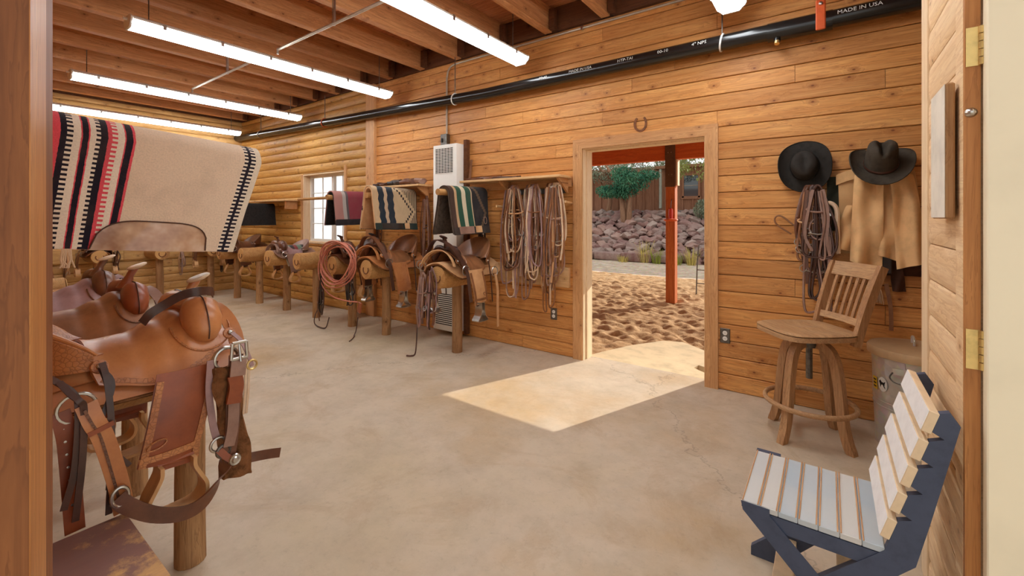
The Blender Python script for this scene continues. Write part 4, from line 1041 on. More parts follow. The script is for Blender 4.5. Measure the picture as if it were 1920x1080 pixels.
# ---- far end wall row: free ends toward +X
for i, (y, lb) in enumerate(((.80, 'peeled log rack on the far end wall beside the near row'), (1.62, 'peeled log rack on the far end wall with a disc-shaped end'), (2.36, 'bare peeled log rack standing on the far end wall'), (3.08, 'peeled log rack on the far end wall close to the corner'))):
    rack((-8.62, y, 0), 0, .53, lb, post_at=.14, mat='log_x')
saddle((-8.88, 1.62, ZS), 0, 'brown saddle on the far end wall behind the striped blanket', 'lea_brown', 'lea_brown', 'lea_brown', 'lea_brown', 'lea_dark', 'lea_dark', scale=.72)
saddle((-8.88, 3.08, ZS), 0, 'dark saddle with hanging stirrups on the far end wall near the corner', 'lea_dark', 'lea_brown', 'lea_brown', 'lea_dark', 'lea_dark', 'lea_dark', scale=.72)
saddle((-8.88, .80, ZS), 0, 'dim brown saddle at the near end of the far wall', 'lea_brown', 'lea_brown', 'lea_brown', 'lea_brown', 'lea_dark', 'lea_dark', scale=.72)
# ================================================================== SADDLE PADS
def padmat(name, build, weave=260):
    g = G(name); uv = g.coord('UV'); sep = g.n('SeparateXYZ', 0, None, Vector=uv); nd = sep.node
    u, v = nd.outputs[0], nd.outputs[1]
    col = build(g, u, v)
    wv = g.noise(g.mapv(uv, (weave, weave*1.2, 1)), 1.0, 2, .6); wv2 = g.noise(uv, 7, 5, .6)
    col = g.mix(g.math('MULTIPLY', g.ramp(wv, [(.4, 0), (.75, 1)]), .30), col, g.mix(.5, col, (.02, .018, .015, 1)))
    col = g.mix(g.math('MULTIPLY', g.ramp(wv2, [(.5, 0), (.75, 1)]), .18), col, C(120, 100, 84))
    g.P(Base_Color=col, Roughness=.95, Specular_IOR_Level=.1, Sheen_Weight=.15)
    g.set(g.b, 'Normal', g.bump(g.math('ADD', wv, wv2), .5, .004)); return g.m
CR, RD, BK = C(244, 228, 206), C(232, 88, 98), C(40, 34, 44)
def big_pat(g, u, v):
    # two stripe tables; short bars along the drape switch between them
    A = [(0, CR), (.05, RD), (.09, BK), (.13, CR), (.2, CR), (.28, CR), (.31, CR), (.328, RD), (.350, BK), (.366, CR), (.381, CR), (.399, RD), (.403, BK), (.421, RD), (.425, CR), (.439, CR), (.452, BK), (.470, RD), (.484, CR), (.499, CR), (.516, RD), (.521, BK), (.541, RD), (.548, C(234, 208, 180)), (.929, CR), (.944, BK), (.955, CR), (.973, C(232, 216, 192))]
    Bt = [(p, c) for p, c in A]
    Bt[6] = (.31, RD); Bt[9] = (.366, BK); Bt[15] = (.439, BK); Bt[18] = (.484, RD); Bt[15] = (.439, BK); Bt[24] = (.929, BK); Bt[26] = (.955, BK)
    wob = g.math('MULTIPLY', g.math('SUBTRACT', g.noise(g.coord('UV'), 60, 2), .5), .004)
    uu = g.math('ADD', u, wob)
    def tab(T):
        out = None                                  # ramps hold 32 stops at most
        return g.ramp(uu, T, 'CONSTANT')
    bar = g.math('GREATER_THAN', g.math('FRACT', g.math('MULTIPLY', v, 62.0)), .5)
    return g.mix(bar, tab(A), tab(Bt))
M['pad_big'] = padmat('striped_blanket_weave', big_pat, 150)
def green_pat(g, u, v):
    d = g.math('ABSOLUTE', g.math('SUBTRACT', v, .80))
    dd = g.math('DIVIDE', g.math('ROUND', g.math('MULTIPLY', d, 40.0)), 40.0)
    uu = g.math('ADD', u, g.math('MULTIPLY', dd, -.0))
    base = g.ramp(uu, [(0, C(70, 50, 40)), (.10, C(196, 160, 120)), (.16, C(40, 78, 60)), (.28, C(214, 200, 170)), (.38, C(38, 80, 62)), (.52, C(200, 176, 140)), (.55, C(40, 36, 36))], 'CONSTANT')
    dia = g.math('ADD', u, g.math('MULTIPLY', dd, 1.1))
    edge = g.ramp(dia, [(0, 0), (.86, 0), (.88, 1), (.93, 1), (.95, 0)], 'LINEAR')
    base = g.mix(g.math('MULTIPLY', edge, .7), base, C(120, 92, 66))
    low = g.math('GREATER_THAN', v, .93); return g.mix(low, base, C(62, 50, 44))
M['pad_green'] = padmat('green_saddle_pad_weave', green_pat, 120)
def cream_pat(g, u, v):
    d = g.math('ABSOLUTE', g.math('SUBTRACT', v, .80)); dd = g.math('DIVIDE', g.math('ROUND', g.math('MULTIPLY', d, 36.0)), 36.0)
    wb = g.math('MULTIPLY', g.math('PINGPONG', g.math('MULTIPLY', v, 22.0), 1.0), .02)
    base = g.ramp(g.math('ADD', u, wb), [(0, C(214, 182, 142)), (.12, C(46, 56, 66)), (.24, C(206, 178, 148)), (.31, C(46, 56, 66)), (.45, C(212, 184, 146))], 'CONSTANT')
    dia = g.math('ADD', u, g.math('MULTIPLY', dd, 1.5)); edge = g.ramp(dia, [(0, 0), (.86, 1), (.895, 0)], 'CONSTANT')
    base = g.mix(edge, base, C(50, 44, 46))
    dia2 = g.math('ADD', u, g.math('MULTIPLY', dd, 1.5)); e2 = g.ramp(dia2, [(0, 0), (.975, 1)], 'CONSTANT'); bar = g.math('GREATER_THAN', g.math('FRACT', g.math('MULTIPLY', u, 26.0)), .5)
    base = g.mix(g.math('MULTIPLY', e2, bar), base, C(54, 46, 48))
    low = g.math('GREATER_THAN', v, .93); return g.mix(low, base, C(48, 60, 56))
M['pad_cream'] = padmat('cream_navy_pad_weave', cream_pat, 120)
def red_pat(g, u, v):
    b = g.ramp(u, [(0, C(170, 120, 110)), (.18, C(170, 160, 150)), (.26, C(96, 84, 84)), (.31, C(138, 58, 66)), (.78, C(176, 130, 112)), (.9, C(130, 60, 66))], 'CONSTANT')
    return g.mix(g.math('GREATER_THAN', v, .92), b, C(44, 38, 38))
M['pad_red'] = padmat('maroon_pad_weave', red_pat, 120)
M['pad_black'] = plain('black_felt', C(44, 40, 38), .95, var=.15, sc=40, bump=.4, spec=.1)
def str_pat(g, u, v): return g.ramp(u, [(0, C(206, 190, 160)), (.15, C(110, 130, 110)), (.3, C(70, 60, 60)), (.45, C(140, 70, 70)), (.6, C(110, 130, 110)), (.8, C(60, 50, 50))], 'CONSTANT')
M['pad_small'] = padmat('small_striped_pad_weave', str_pat, 90)
M['feltgrey'] = plain('felt_underside', C(92, 80, 70), .95, var=.2, sc=30, bump=.4, spec=.1)

def pad(name, label, x, y0, y1, zt, drop, mat, rad=.07, flare=.05, th=.02, tilt=0.0, slant=0.0, under='feltgrey', wave=.006, zoff=0.0, sag=0.0, shift=0.0):
    """pad folded over a pole along Y; +X side is the one facing the room.  u runs y0..y1, v over the drape"""
    t = thing(name, label, 'saddle pad', (x, (y0+y1)/2, zt-.08))
    tot = 2*drop+PI*rad
    def fn(u, v):
        s = (v-.5)*tot; a = s/rad
        if abs(a) < PI/2: dx, dz = rad*math.sin(a), rad*(math.cos(a)-1)
        else:
            e = abs(s)-PI/2*rad; q = e/drop; dx = math.copysign(rad+flare*q**1.3, s); dz = -rad-e*(1-.04*q)*(1+sag*(u-.5))
            dx += math.copysign(wave*math.sin(u*11+q*3)*q, s)
        e = max(0, abs(s)-PI/2*rad)/drop
        y = y0+(y1-y0)*u - slant*e*max(0, (u-.4)/.6) + shift*e
        return (x+dx, y, zt+dz+tilt*(u-.5)*(y1-y0))
    bm = NB(); add_sheet(bm, fn, 40, 44, -th*.5, True); c = part('woven_cover', bm, M[mat], t, 60, world=True)
    if under:
        def f2(u, v):
            p = Vector(fn(.008+u*.984, .008+v*.984)); q = Vector(fn(.5, v)); s = (v-.5)*tot
            a = max(-PI/2, min(PI/2, s/rad)); n = Vector((math.sin(a), 0, math.cos(a))); return p-n*(th*.5+.001)
        bm = NB(); add_sheet(bm, f2, 20, 40, -th, True); part('felt_lining', bm, M[under], t, 60, world=True)
    return t, fn, tot
def pole(name, label, x, ya, yb, z, r=.032, mat='log', grp='pad poles'):
    bm = NB(); add_tube(bm, [(x, ya, z), (x, (ya+yb)/2, z+.003), (x, yb, z)], r, 12)
    return top(name, bm, M[mat], label, 'pole', grp)
big, bfn, btot = pad('saddle_blanket', 'large cream saddle blanket with red and black stripes over the tan saddle', -2.06, -.05, .89, 1.70, .385, 'pad_big', .075, .035, .014, -.07, .08, 'feltgrey', .012, shift=-.05)
# leather wear patch along the lower edge
def pf(u, v):
    uu = .475+.405*u; vb = .998; vt = vb-.105*math.sqrt(max(0, 1-(2*u-1)**4))
    p = Vector(bfn(uu-.04*0, vt+(vb-vt)*v)); return p+Vector((.004, 0, -.004 if v > .99 else 0))
g = G('polished_wear_leather'); co = g.coord(); n = g.noise(co, 6, 4, .6)
g.P(Base_Color=g.ramp(n, [(.35, C(150, 104, 76)), (.52, C(200, 160, 128)), (.68, C(226, 200, 176))]), Roughness=.2, Specular_IOR_Level=.7); M['wear'] = g.m  # leather tones lightened so the colour carries its bright highlights
bm = NB(); add_sheet(bm, pf, 30, 8, -.003); w_ = part('wear_leather', bm, M['wear'], big, 60, world=True)
bm = NB(); add_tube(bm, [Vector(pf(k/30, 0))+Vector((.003, 0, 0)) for k in range(31)], .0022, 5); part('piping', bm, M['lea_dark'], w_, world=True)
# frayed ends on the blanket corner
bm = NB(); rg = random.Random(3)
for k in range(9):
    p = Vector(bfn(.40+.003*k, .999)); add_tube(bm, [p, p+Vector((.002, rg.uniform(-.006, .006), -.035)), p+Vector((.004, rg.uniform(-.012, .012), -.06))], .0022, 4)
part('tassel', bm, M['rawhide'], big, world=True)
pole('pad_pole', 'round pole carrying the large striped blanket', -2.06, -.32, .80, 1.576, .03)
pg, gfn, gt = pad('saddle_pad', 'green and black patterned saddle pad hung beside the wall heater', -3.07, 3.08, 3.66, 1.685, .42, 'pad_green', .085, .07, .022, .02, .05, 'feltgrey', .01)
for (ua, ub, va, vb, m_) in ((.12, .50, .925, .995, 'lea_grey'), (.56, .74, .925, .99, 'lea_pale')):
    bm = NB(); add_sheet(bm, lambda u, v: Vector(gfn(ua+(ub-ua)*u, va+(vb-va)*v))+Vector((.004, 0, 0)), 8, 3, -.003); part('wear_leather', bm, M[m_], pg, 60, world=True)
bm = NB(); ringp = [Vector(gfn(.87+.05*math.cos(a), .875+.035*math.sin(a)))+Vector((.006, 0, 0)) for a in [2*PI*k/16 for k in range(16)]]; add_tube(bm, ringp, .003, 5, closed=True); part('maker_badge', bm, M['lea_grey'], pg, world=True)
pc, cfn_, ct_ = pad('saddle_pad', 'cream saddle pad with navy bands and zigzag between the shelf ends', -4.20, 3.02, 3.66, 1.72, .43, 'pad_cream', .085, .07, .022, -.02, .05, 'lea_pale', .01)
for (ua, ub, m_) in ((.12, .62, 'lea_black'), (.66, .78, 'lea_pale')):
    bm = NB(); add_sheet(bm, lambda u, v: Vector(cfn_(ua+(ub-ua)*u, .93+.062*v))+Vector((.004, 0, 0)), 10, 3, -.003); part('wear_leather', bm, M[m_], pc, 60, world=True)
pad('saddle_pad', 'maroon saddle pad with grey stripes hung next to the window', -5.0, 3.05, 3.66, 1.70, .36, 'pad_red', .085, .05, .022, .02, .02, 'pad_black', .008)
for x, l in ((-3.07, 'pole under the green patterned pad'), (-4.20, 'pole under the cream zigzag pad'), (-5.0, 'pole under the maroon pad')): pole('pad_pole', 'peeled '+l, x, 3.0, D-.003, 1.685-.075, .032)
# cross pole before the window and dark pad on its shelf beyond
bm = NB(); add_tube(bm, [(-6.98, 3.70, 1.655), (-5.1, 3.70, 1.665)], .022, 10)
top('window_pole', bm, M['log_x'], 'slim peeled pole crossing in front of the window', 'pole')
sh = thing('wall_shelf', 'short shelf with a black pad left of the window', 'shelf', (-7.75, 3.62, 1.60))
bm = NB(); bx(bm, -8.45, -7.02, 3.50, 3.75, 1.63, 1.655, .003); part('board', bm, M['shelf'], sh, 0, world=True)
bm = NB(); bx(bm, -7.15, -7.10, 3.56, 3.75, 1.50, 1.629); part('bracket', bm, M['trim'], sh, 0, world=True)
pad('saddle_pad', 'plain black felt pad hung under the short shelf left of the window', -7.75, 3.10, 3.66, 1.60, .30, 'pad_black', .08, .03, .02, 0, 0, None)
pole('pad_pole', 'peeled pole under the plain black pad', -7.75, 3.02, D-.003, 1.50, .028)
pad('saddle_pad', 'small folded striped pad under the greyed saddle', -6.46, 3.16, 3.5, .955, .17, 'pad_small', .125, .09, .008, 0, 0, None)

# ================================================================== SHELVES, HEATER, WALL THINGS
def shelf(label, x0, x1, brackets):
    t = thing('wall_shelf', label, 'shelf', ((x0+x1)/2, 3.65, 1.735))
    bm = NB(); bx(bm, x0, x1, 3.53, 3.748, 1.738, 1.762, .003); part('board', bm, M['shelf'], t, 0, world=True)
    bm = NB(); bx(bm, x0, x1, 3.748, 3.7695, 1.66, 1.762, .002); part('cleat', bm, M['trim'], t, 0, world=True)
    for x in brackets:
        bm = NB(); add_prism(bm, [(3.748, 1.737), (3.55, 1.737), (3.748, 1.60)], lambda y, z: (x-.012, y, z), lambda y, z: (x+.012, y, z)); part('bracket', bm, M['trim'], t, 0, world=True)
shelf('raw pine shelf between the heater and the doorway', -3.28, -2.015, (-2.75, -2.06))
shelf('raw pine shelf between the window post and the heater', -4.98, -3.93, (-4.6, -4.0))
rg = random.Random(31)
def bundle(c, L, r, mat, label, kind='strap bundle', n=3):
    t = thing('leather_bundle', label, kind, (c[0], c[1], 1.763), 0, 'leather bundles on the shelves')
    for k in range(n):
        bm = NB(); z = r*1.02+.6*r*(k//2)
        pts = spline([(-L/2+rg.uniform(0, .06), rg.uniform(-.03, .03)+.03*k-.03, z), (-L/6, rg.uniform(-.04, .04), z+r*.35), (L/6, rg.uniform(-.04, .04), z+r*.1), (L/2, rg.uniform(-.04, .04), z)], 5)
        add_tube(bm, pts, r, 8, ell=(.95, 1.3)); part('strap_roll', bm, M[mat], t, 60)
bundle((-3.0, 3.64), .45, .014, 'lea_brown', 'flat brown straps lying on the shelf above the green pad')
bundle((-2.72, 3.62), .35, .010, 'lea_dark', 'thin dark straps lying on the shelf by the bridles')
bundle((-4.45, 3.62), .28, .028, 'lea_black', 'black leather roll on the shelf above the cream pad')
bundle((-4.22, 3.62), .25, .03, 'lea_brown', 'brown leather roll on the shelf near the heater')
bundle((-4.05, 3.63), .2, .028, 'lea_grey', 'greyed leather roll on the shelf touching the heater')
bundle((-4.75, 3.62), .22, .02, 'lea_dark', 'dark coiled strap at the window end of the shelf')
# strap hanging above the shelf by the heater
bm = NB(); add_ribbon(bm, spline([(-3.30, 3.755, 2.02), (-3.305, 3.745, 1.93), (-3.30, 3.73, 1.84), (-3.30, 3.72, 1.775)], 4), (1, 0, .2), .035, .004); top('hanging_strap', bm, M['lea_mid'], 'short brown strap nailed above the shelf beside the heater', 'strap')

ht = thing('wall_heater', 'tall white wall heater with a slotted grille', 'heater', (-3.57, 3.69, .05))
hx0, hx1, hy0 = -3.76, -3.385, 3.60
bm = NB(); bx(bm, hx0, hx1, hy0, D-.002, .06, 2.20, .008, 2); part('cabinet', bm, M['offwhite'], ht, 30, world=True)
bm = NB(); bx(bm, hx0+.035, hx1-.06, hy0-.003, hy0+.004, 1.865, 2.165); gr = part('grille', bm, M['offwhite'], ht, 0, world=True)
for k in range(16):
    z = 1.877+k*.0178
    for j in range(6):
        x0 = hx0+.045+j*.047; bm = NB(); bx(bm, x0, x0+.038, hy0-.0045, hy0-.002, z, z+.0095); part('slot', bm, M['black_slot'], gr, 0, world=True)
bm = NB(); bx(bm, hx0+.035, hx1-.06, hy0-.003, hy0+.004, .12, .50); gr = part('lower_grille', bm, M['offwhite'], ht, 0, world=True)
for k in range(16):
    z = .13+k*.023; bm = NB(); bx(bm, hx0+.045, hx1-.07, hy0-.0045, hy0-.002, z, z+.011); part('slot', bm, M['black_slot'], gr, 0, world=True)
bm = NB(); bx(bm, hx1+.002, hx1+.05, 3.71, D-.002, .03, 2.25, .003); top('heater_side_board', bm, M['dark_block'], 'dark narrow upright board beside the heater', 'board')

def plate(label, x, z, gr_):
    t = thing('outlet', label, 'outlet', (x, D, z), 0, gr_)
    bm = NB(); bx(bm, -.036, .036, -.008, -.0005, -.058, .058, .003); p = part('cover_plate', bm, M['steel_dk'], t, 0)
    for s in (-.022, .022):
        bm = NB(); add_lathe(bm, [(0, .004), (.016, .004), (.0175, 0), (0, 0)], 16, Matrix.Translation((0, -.008, s)) @ Matrix.Rotation(R(90), 4, 'X')); q = part('receptacle', bm, M['offwhite'], t)
        bm = NB()
        for a in (-.005, .005): bx(bm, a-.001, a+.001, -.0128, -.0118, s-.004, s+.005)
        part('slot', bm, M['black_slot'], q, 0)
plate('metal duplex outlet right of the doorway casing', -.662, .43, 'wall outlets')
plate('metal duplex outlet behind the hanging reins', -2.22, .40, 'wall outlets')
# horseshoe above the doorway
bm = NB(); arc = [(-1.34+.052*math.cos(a)*(1 if abs(math.cos(a)) < .9 else .96), D-.006, 2.185+.062*math.sin(a)) for a in [R(125)+R(290)*k/24 for k in range(25)]]
add_ribbon(bm, arc, [Vector((math.cos(a), 0, math.sin(a))) for a in [R(125)+R(290)*k/24 for k in range(25)]], .018, .008)
top('horseshoe', bm, M['rust'], 'rusty horseshoe nailed above the doorway', 'horseshoe')
# whitewashed board on the return wall
M['whitewash'] = plain('whitewashed_wood', C(232, 224, 208), .6, var=.08, sc=7, bump=.15)
t = thing('sign_board', 'thick whitewashed board hung on the narrow return wall', 'board', (.273, 1.80, 1.357))
bm = NB(); bx(bm, -.0095, .0105, -.10, .10, 0, .38, .004); part('plank_core', bm, M['bark'], t, 0)
bm = NB(); bx(bm, -.0115, -.0097, -.098, .098, .003, .377, .0006); part('white_face', bm, M['whitewash'], t, 0)
for z in (.07, .31):
    bm = NB(); bx(bm, .0107, .0205, -.03, .03, z-.012, z+.012); part('spacer', bm, M['bark'], t, 0)

# ================================================================== ROPES, BRIDLES
M['rope_pink'] = plain('faded_pink_rope', C(206, 128, 104), .7, var=.15, sc=120, bump=.5)
M['rope_tan'] = plain('tan_rope', C(206, 172, 126), .8, var=.15, sc=120, bump=.5)
rp = thing('coiled_rope', 'coil of faded pink rope hung on a saddle horn', 'rope', (-4.66, 3.12, .56))
rg = random.Random(8)
for k in range(8):
    bm = NB(); a0 = .255+rg.uniform(-.035, .02); c = Vector((-4.66+rg.uniform(-.015, .015), 2.895+.01*k, .845-rg.uniform(0, .05)))
    pts = [c+Vector((a0*math.cos(a)*1.3, .03*math.sin(a*2+k), a0*.98*math.sin(a)+.02*math.cos(a))) for a in [2*PI*q/32 for q in range(32)]]
    add_tube(bm, pts, .0085, 7, closed=True); part('coil', bm, M['rope_pink'], rp, 60, world=True)
bm = NB(); add_tube(bm, spline([(-4.94, 2.9, .9), (-5.0, 2.9, .80), (-5.0, 2.9, .68), (-4.9, 2.9, .525), (-4.70, 2.9, .435), (-4.42, 2.9, .415), (-4.22, 2.9, .425)], 6), .008, 7); part('tail', bm, M['rope_pink'], rp, 60, world=True)
bm = NB(); add_box(bm, (-4.18, 2.9, .37), (.06, .02, .12), (0, .3, 0), .006); part('leather_tab', bm, M['lea_red'], rp, 0, world=True)

BR = ['lea_grey', 'lea_mid', 'lea_brown', 'rawhide', 'lea_mauve', 'lea_dark', 'lea_pale']
def bridle(name, label, hook, drop, seed, group, spread=.07, long=.5, rein_loops=2, mats=None, bit=True):
    rg = random.Random(seed); mats = mats or BR; hx, hy, hz = hook
    t = thing(name, label, 'bridle', (hx, hy, hz-drop), 0, group); o = Vector((0, 0, drop))
    U = lambda a: rg.uniform(-a, a)
    m1 = rg.choice(mats)
    w = spread*rg.uniform(.7, 1.15)
    crown = spline([(-w*.25, U(.01), .0), (0, U(.01), .018), (w*.25, U(.01), 0), (w*.7, U(.02), -drop*.18), (w, U(.02), -drop*.42), (w*.75, U(.02), -drop*.6), (0, U(.02), -drop*.66), (-w*.75, U(.02), -drop*.6), (-w, U(.02), -drop*.42), (-w*.7, U(.02), -drop*.18)], 4, closed=True)
    bm = NB(); add_tube(bm, [p+o for p in crown], .0105, 6, closed=True, ell=(1.2, .6)); part('headstall', bm, M[m1], t, 60)
    bm = NB(); z = -drop*rg.uniform(.28, .36); add_tube(bm, [Vector((w*.95*math.cos(a), .02*math.sin(a)-.02, z+.02*math.sin(a))) + o for a in [2*PI*k/14 for k in range(14)]], .007, 6, closed=True); part('browband', bm, M[rg.choice(mats)], t, 60)
    bm = NB(); z = -drop*.55; c = Vector((U(.03), -.015, z)); add_tube(bm, [c+Vector((w*.8*math.cos(a), .012*math.sin(a), w*1.1*math.sin(a)))+o for a in [2*PI*k/16 for k in range(16)]], .007, 6, closed=True); part('noseband', bm, M[rg.choice(mats)], t, 60)
    if bit:
        for s in (-1, 1):
            bm = NB(); c = Vector((s*w*.85, -.025, -drop*.60)); add_tube(bm, [c+Vector((.02*math.cos(a), .008*math.sin(a), .024*math.sin(a)))+o for a in [2*PI*k/12 for k in range(12)]], .004, 6, closed=True); part('bit_ring', bm, M['steel'], t, 60)
        bm = NB(); add_tube(bm, [Vector((-w*.8, -.025, -drop*.61))+o, Vector((0, -.03, -drop*.63))+o, Vector((w*.8, -.025, -drop*.61))+o], .006, 6); part('bit_bar', bm, M['steel'], t, 60)
    for k in range(rein_loops):
        x1, x2 = U(w), U(w); dz = -drop*rg.uniform(.8, 1.0); m = rg.choice(mats)
        pts = spline([(x1*.4, U(.02)-.02, -.02), (x1, -.03+U(.02), -drop*.45), (x1-.02+U(.02), -.03, dz*.93), ((x1+x2)/2+U(.02), -.03, dz), (x2+.03, -.035, dz*.9), (x2+.02+U(.03), -.03, -drop*.5), (x2*.3, U(.02)-.02, -.02)], 6)
        bm = NB(); add_tube(bm, [Vector(p)+o for p in pts], .0078, 6); part('rein', bm, M[m], t, 60)
    for k in range(2):
        x1 = U(w*1.2); bm = NB(); L = drop*rg.uniform(.75, 1.0)
        add_ribbon(bm, [Vector(p)+o for p in spline([(x1*.5, -.03, -.01), (x1, -.045+U(.01), -L*.4), (x1+U(.02), -.045, -L*.75), (x1+U(.03), -.04, -L)], 5)], (1, .1, 0), .017, .004); part('hanging_strap', bm, M[rg.choice(mats)], t, 60)
    bm = NB(); bx(bm, w*.9-.012, w*.9+.012, -.03, -.02, drop*.62, drop*.66, .002); part('buckle', bm, M['steel'], t, 0)
    return t
# rack with three white half-round hangers
rk = thing('bridle_rack', 'metal bridle rack with three pale half-round hangers', 'rack', (-2.41, D, 1.60))
bm = NB(); bx(bm, -.33, .33, -.022, -.001, .0, .05, .003); part('rail', bm, M['steel_dk'], rk, 0)
HK = (-2.66, -2.41, -2.17)
for x in HK:
    bm = NB(); add_lathe(bm, [(0, .1), (.05, .1), (.055, .09), (.055, .0), (0, 0)], 18, Matrix.Translation((x+2.41, -.022, .018)) @ Matrix.Rotation(R(90), 4, 'X')); part('hanger', bm, M['white'], rk)
# pegs
for x, z, y in ((-2.02, 1.50, 3.60), (-2.82, 1.47, 3.58)):
    bm = NB(); add_tube(bm, [(x, D-.001, z), (x+.02, y, z+.01)], .012, 8); top('wall_peg', bm, M['shelf'], 'wooden peg on the wall by the doorway casing' if x > -2.5 else 'wooden peg on the wall beside the green pad', 'peg')
n = 0
W3 = ['beside the green pad', 'in the middle of the bridle rack', 'next to the doorway casing']
for j, x in enumerate(HK):
    for k in range(5):
        bridle('bridle', ['tan bridle with long looped reins ', 'thin-strapped headstall with a steel bit ', 'tangled greyed bridle ', 'pale rawhide headstall ', 'brown halter with a broad noseband '][k]+W3[j], (x+.034*(k-2), 3.70-.017*k, 1.668), (1.0, 1.16, .86, .95, .78)[k]*(1.0 if j != 2 else 1.1), 50+n, 'bridles on the rack', .075+.012*k, rein_loops=3, mats=BR[:5]+['rawhide', 'lea_pale'] if k != 2 else BR)
        n += 1
# tack hanging from the log ends along the long wall
bridle('bridle', 'dark bundle of bridle leather hanging from the pale log by the heater', (-3.10, 2.955, .86), .62, 71, 'bridles on the log ends', .07, mats=['lea_grey', 'lea_brown', 'lea_mauve', 'lea_dark'])
bridle('bridle', 'greyed halter hanging from the log end by the heater', (-3.20, 2.93, .80), .52, 72, 'bridles on the log ends', .06, mats=['lea_grey', 'lea_brown', 'lea_mauve'])
bridle('bridle', 'dark bridle hanging under the coiled pink rope', (-4.98, 2.93, .70), .60, 73, 'bridles on the log ends', .06, mats=['lea_dark', 'lea_black', 'lea_brown'])
bridle('bridle', 'black headstall hanging between the rope and the black-horned saddle', (-4.45, 2.98, .80), .50, 74, 'bridles on the log ends', .06, mats=['lea_dark', 'lea_black'])
bridle('bridle', 'dark reins looped on the wall under the cream pad', (-3.98, 3.70, 1.60), 1.05, 75, 'bridles on the wall', .05, mats=['lea_dark', 'lea_brown', 'lea_grey'])
bridle('bridle', 'dark straps hanging under the maroon pad', (-4.92, 3.72, 1.35), .72, 76, 'bridles on the wall', .05, mats=['lea_dark', 'lea_brown'])
bridle('bridle', 'dark straps hanging under the green pad', (-3.10, 3.70, 1.40), .6, 77, 'bridles on the wall', .05, mats=['lea_dark', 'lea_black'])
for i, (x, y) in enumerate(((-9.10, 1.36), (-9.10, 2.78), (-9.10, 3.40), (-9.10, 1.92))):
    bm = NB(); add_tube(bm, [(-9.185, y, .86), (-9.06, y, .87)], .008, 6); top('wall_peg', bm, M['log_x'], 'short peg on the far wall '+['by the disc-ended log', 'before the corner log', 'beside the corner', 'right of the disc-ended log'][i], 'peg')
    bridle('bridle', ['olive-brown straps hanging before the far wall by the disc-ended log', 'pale cinch straps hanging on the far wall before the corner log', 'black straps hanging on the far wall beside the corner', 'brown straps hanging right of the disc-ended log'][i], (x, y, .84), .5, 80+i, 'bridles on the far wall', .06, mats=[['lea_mid', 'lea_pale'], ['lea_pale', 'lea_grey'], ['lea_black', 'lea_dark'], ['lea_brown', 'lea_dark']][i])
bridle('bridle', 'dark straps hanging beside the corner log of the long wall', (-7.72, 3.72, .95), .6, 90, 'bridles on the log ends', .06, mats=['lea_dark', 'lea_brown'])
# loose strap ends lying on the floor
for i, (pts, lb) in enumerate((([(-4.43, 3.05, .20), (-4.42, 3.02, .06), (-4.40, 2.98, .012), (-4.34, 2.93, .006), (-4.25, 2.82, .006)], 'dark strap trailing onto the floor before the black-horned saddle'), ([(-3.27, 2.92, .34), (-3.26, 2.90, .15), (-3.27, 2.89, .03), (-3.31, 2.87, .007), (-3.35, 2.85, .007)], 'thin strap touching the floor under the pale log end'), ([(-5.0, 2.95, .35), (-5.16, 2.95, .16), (-5.2, 2.96, .04), (-5.06, 2.95, .012), (-4.93, 2.95, .03), (-4.86, 2.95, .16)], 'looped strap sweeping the floor under the pink rope'))):
    bm = NB(); add_tube(bm, spline(pts, 6), .0075, 6, ell=(1.2, .7)); top('loose_strap', bm, M['lea_dark'], lb, 'strap')
# ================================================================== HATS, COAT, REINS BY THE CORNER
M['felt'] = plain('black_felt_hat', C(50, 46, 42), .85, var=.18, sc=18, bump=.2, spec=.2)
M['felt2'] = plain('worn_charcoal_felt', C(70, 62, 52), .85, var=.22, sc=14, bump=.2, spec=.2)
def hat(label, mat, loc, rot, sx=1.0, crease=.03, ch=1.0):
    t = thing('cowboy_hat', label, 'hat', loc); t.rotation_euler = rot; bm = NB(); n = 44
    # brim: x across the ears (curled), y front-back
    def bf(u, v):
        a = 2*PI*v; r = 1.0; k = u
        rx, ry = .082+(.165*sx-.082)*k, .098+(.182-.098)*k
        x, y = rx*math.cos(a), ry*math.sin(a)
        z = (.062*abs(math.cos(a))**2.2-.012*abs(math.sin(a))**2)*k**1.9
        return (x*(1-.10*abs(math.cos(a))**4*k), y, z)
    add_sheet(bm, bf, 10, n, .0045); b = part('brim', bm, M[mat], t, 60)
    bm = NB(); add_tube(bm, [Vector(bf(1, k/n)) for k in range(n)], .0035, 6, closed=True); part('brim_edge', bm, M[mat], b, 60)
    bm = NB()
    def cf(u, v):
        a = 2*PI*v
        if u < .6:
            q = u/.6; h = .105*q; s = 1-.16*q**1.5
            dent = 0
        else:
            q = (u-.6)/.4; s = .84*(1-q); h = .105+.016*math.sin(min(1, q*2.2)*PI/2)*(1-q*.2)
        x, y = .084*s*math.cos(a), .101*s*math.sin(a)
        top_ = max(0, min(1, (u-.35)/.4))
        rr = math.hypot(x/.07, y/.085)
        h -= crease*top_*math.exp(-(x/.022)**2)*(1 if u > .5 else .5)
        # front pinches
        px = math.exp(-((abs(x)-.045)/.02)**2)*math.exp(-((y+.055)/.035)**2)*.016*top_
        x -= math.copysign(px, x); h += .012*top_*(y/.1)*(-1)
        return (x, y, h*ch)
    add_sheet(bm, cf, 18, n, .002); part('crown', bm, M[mat], t, 60)
    bm = NB(); add_tube(bm, [(.0865*math.cos(2*PI*k/n), .1035*math.sin(2*PI*k/n), .012) for k in range(n)], .006, 6, closed=True, ell=(1.6, .5), up=(0, 0, 1)); part('hat_band', bm, M['lea_dark' if mat == 'felt2' else 'felt'], t, 60)
    return t
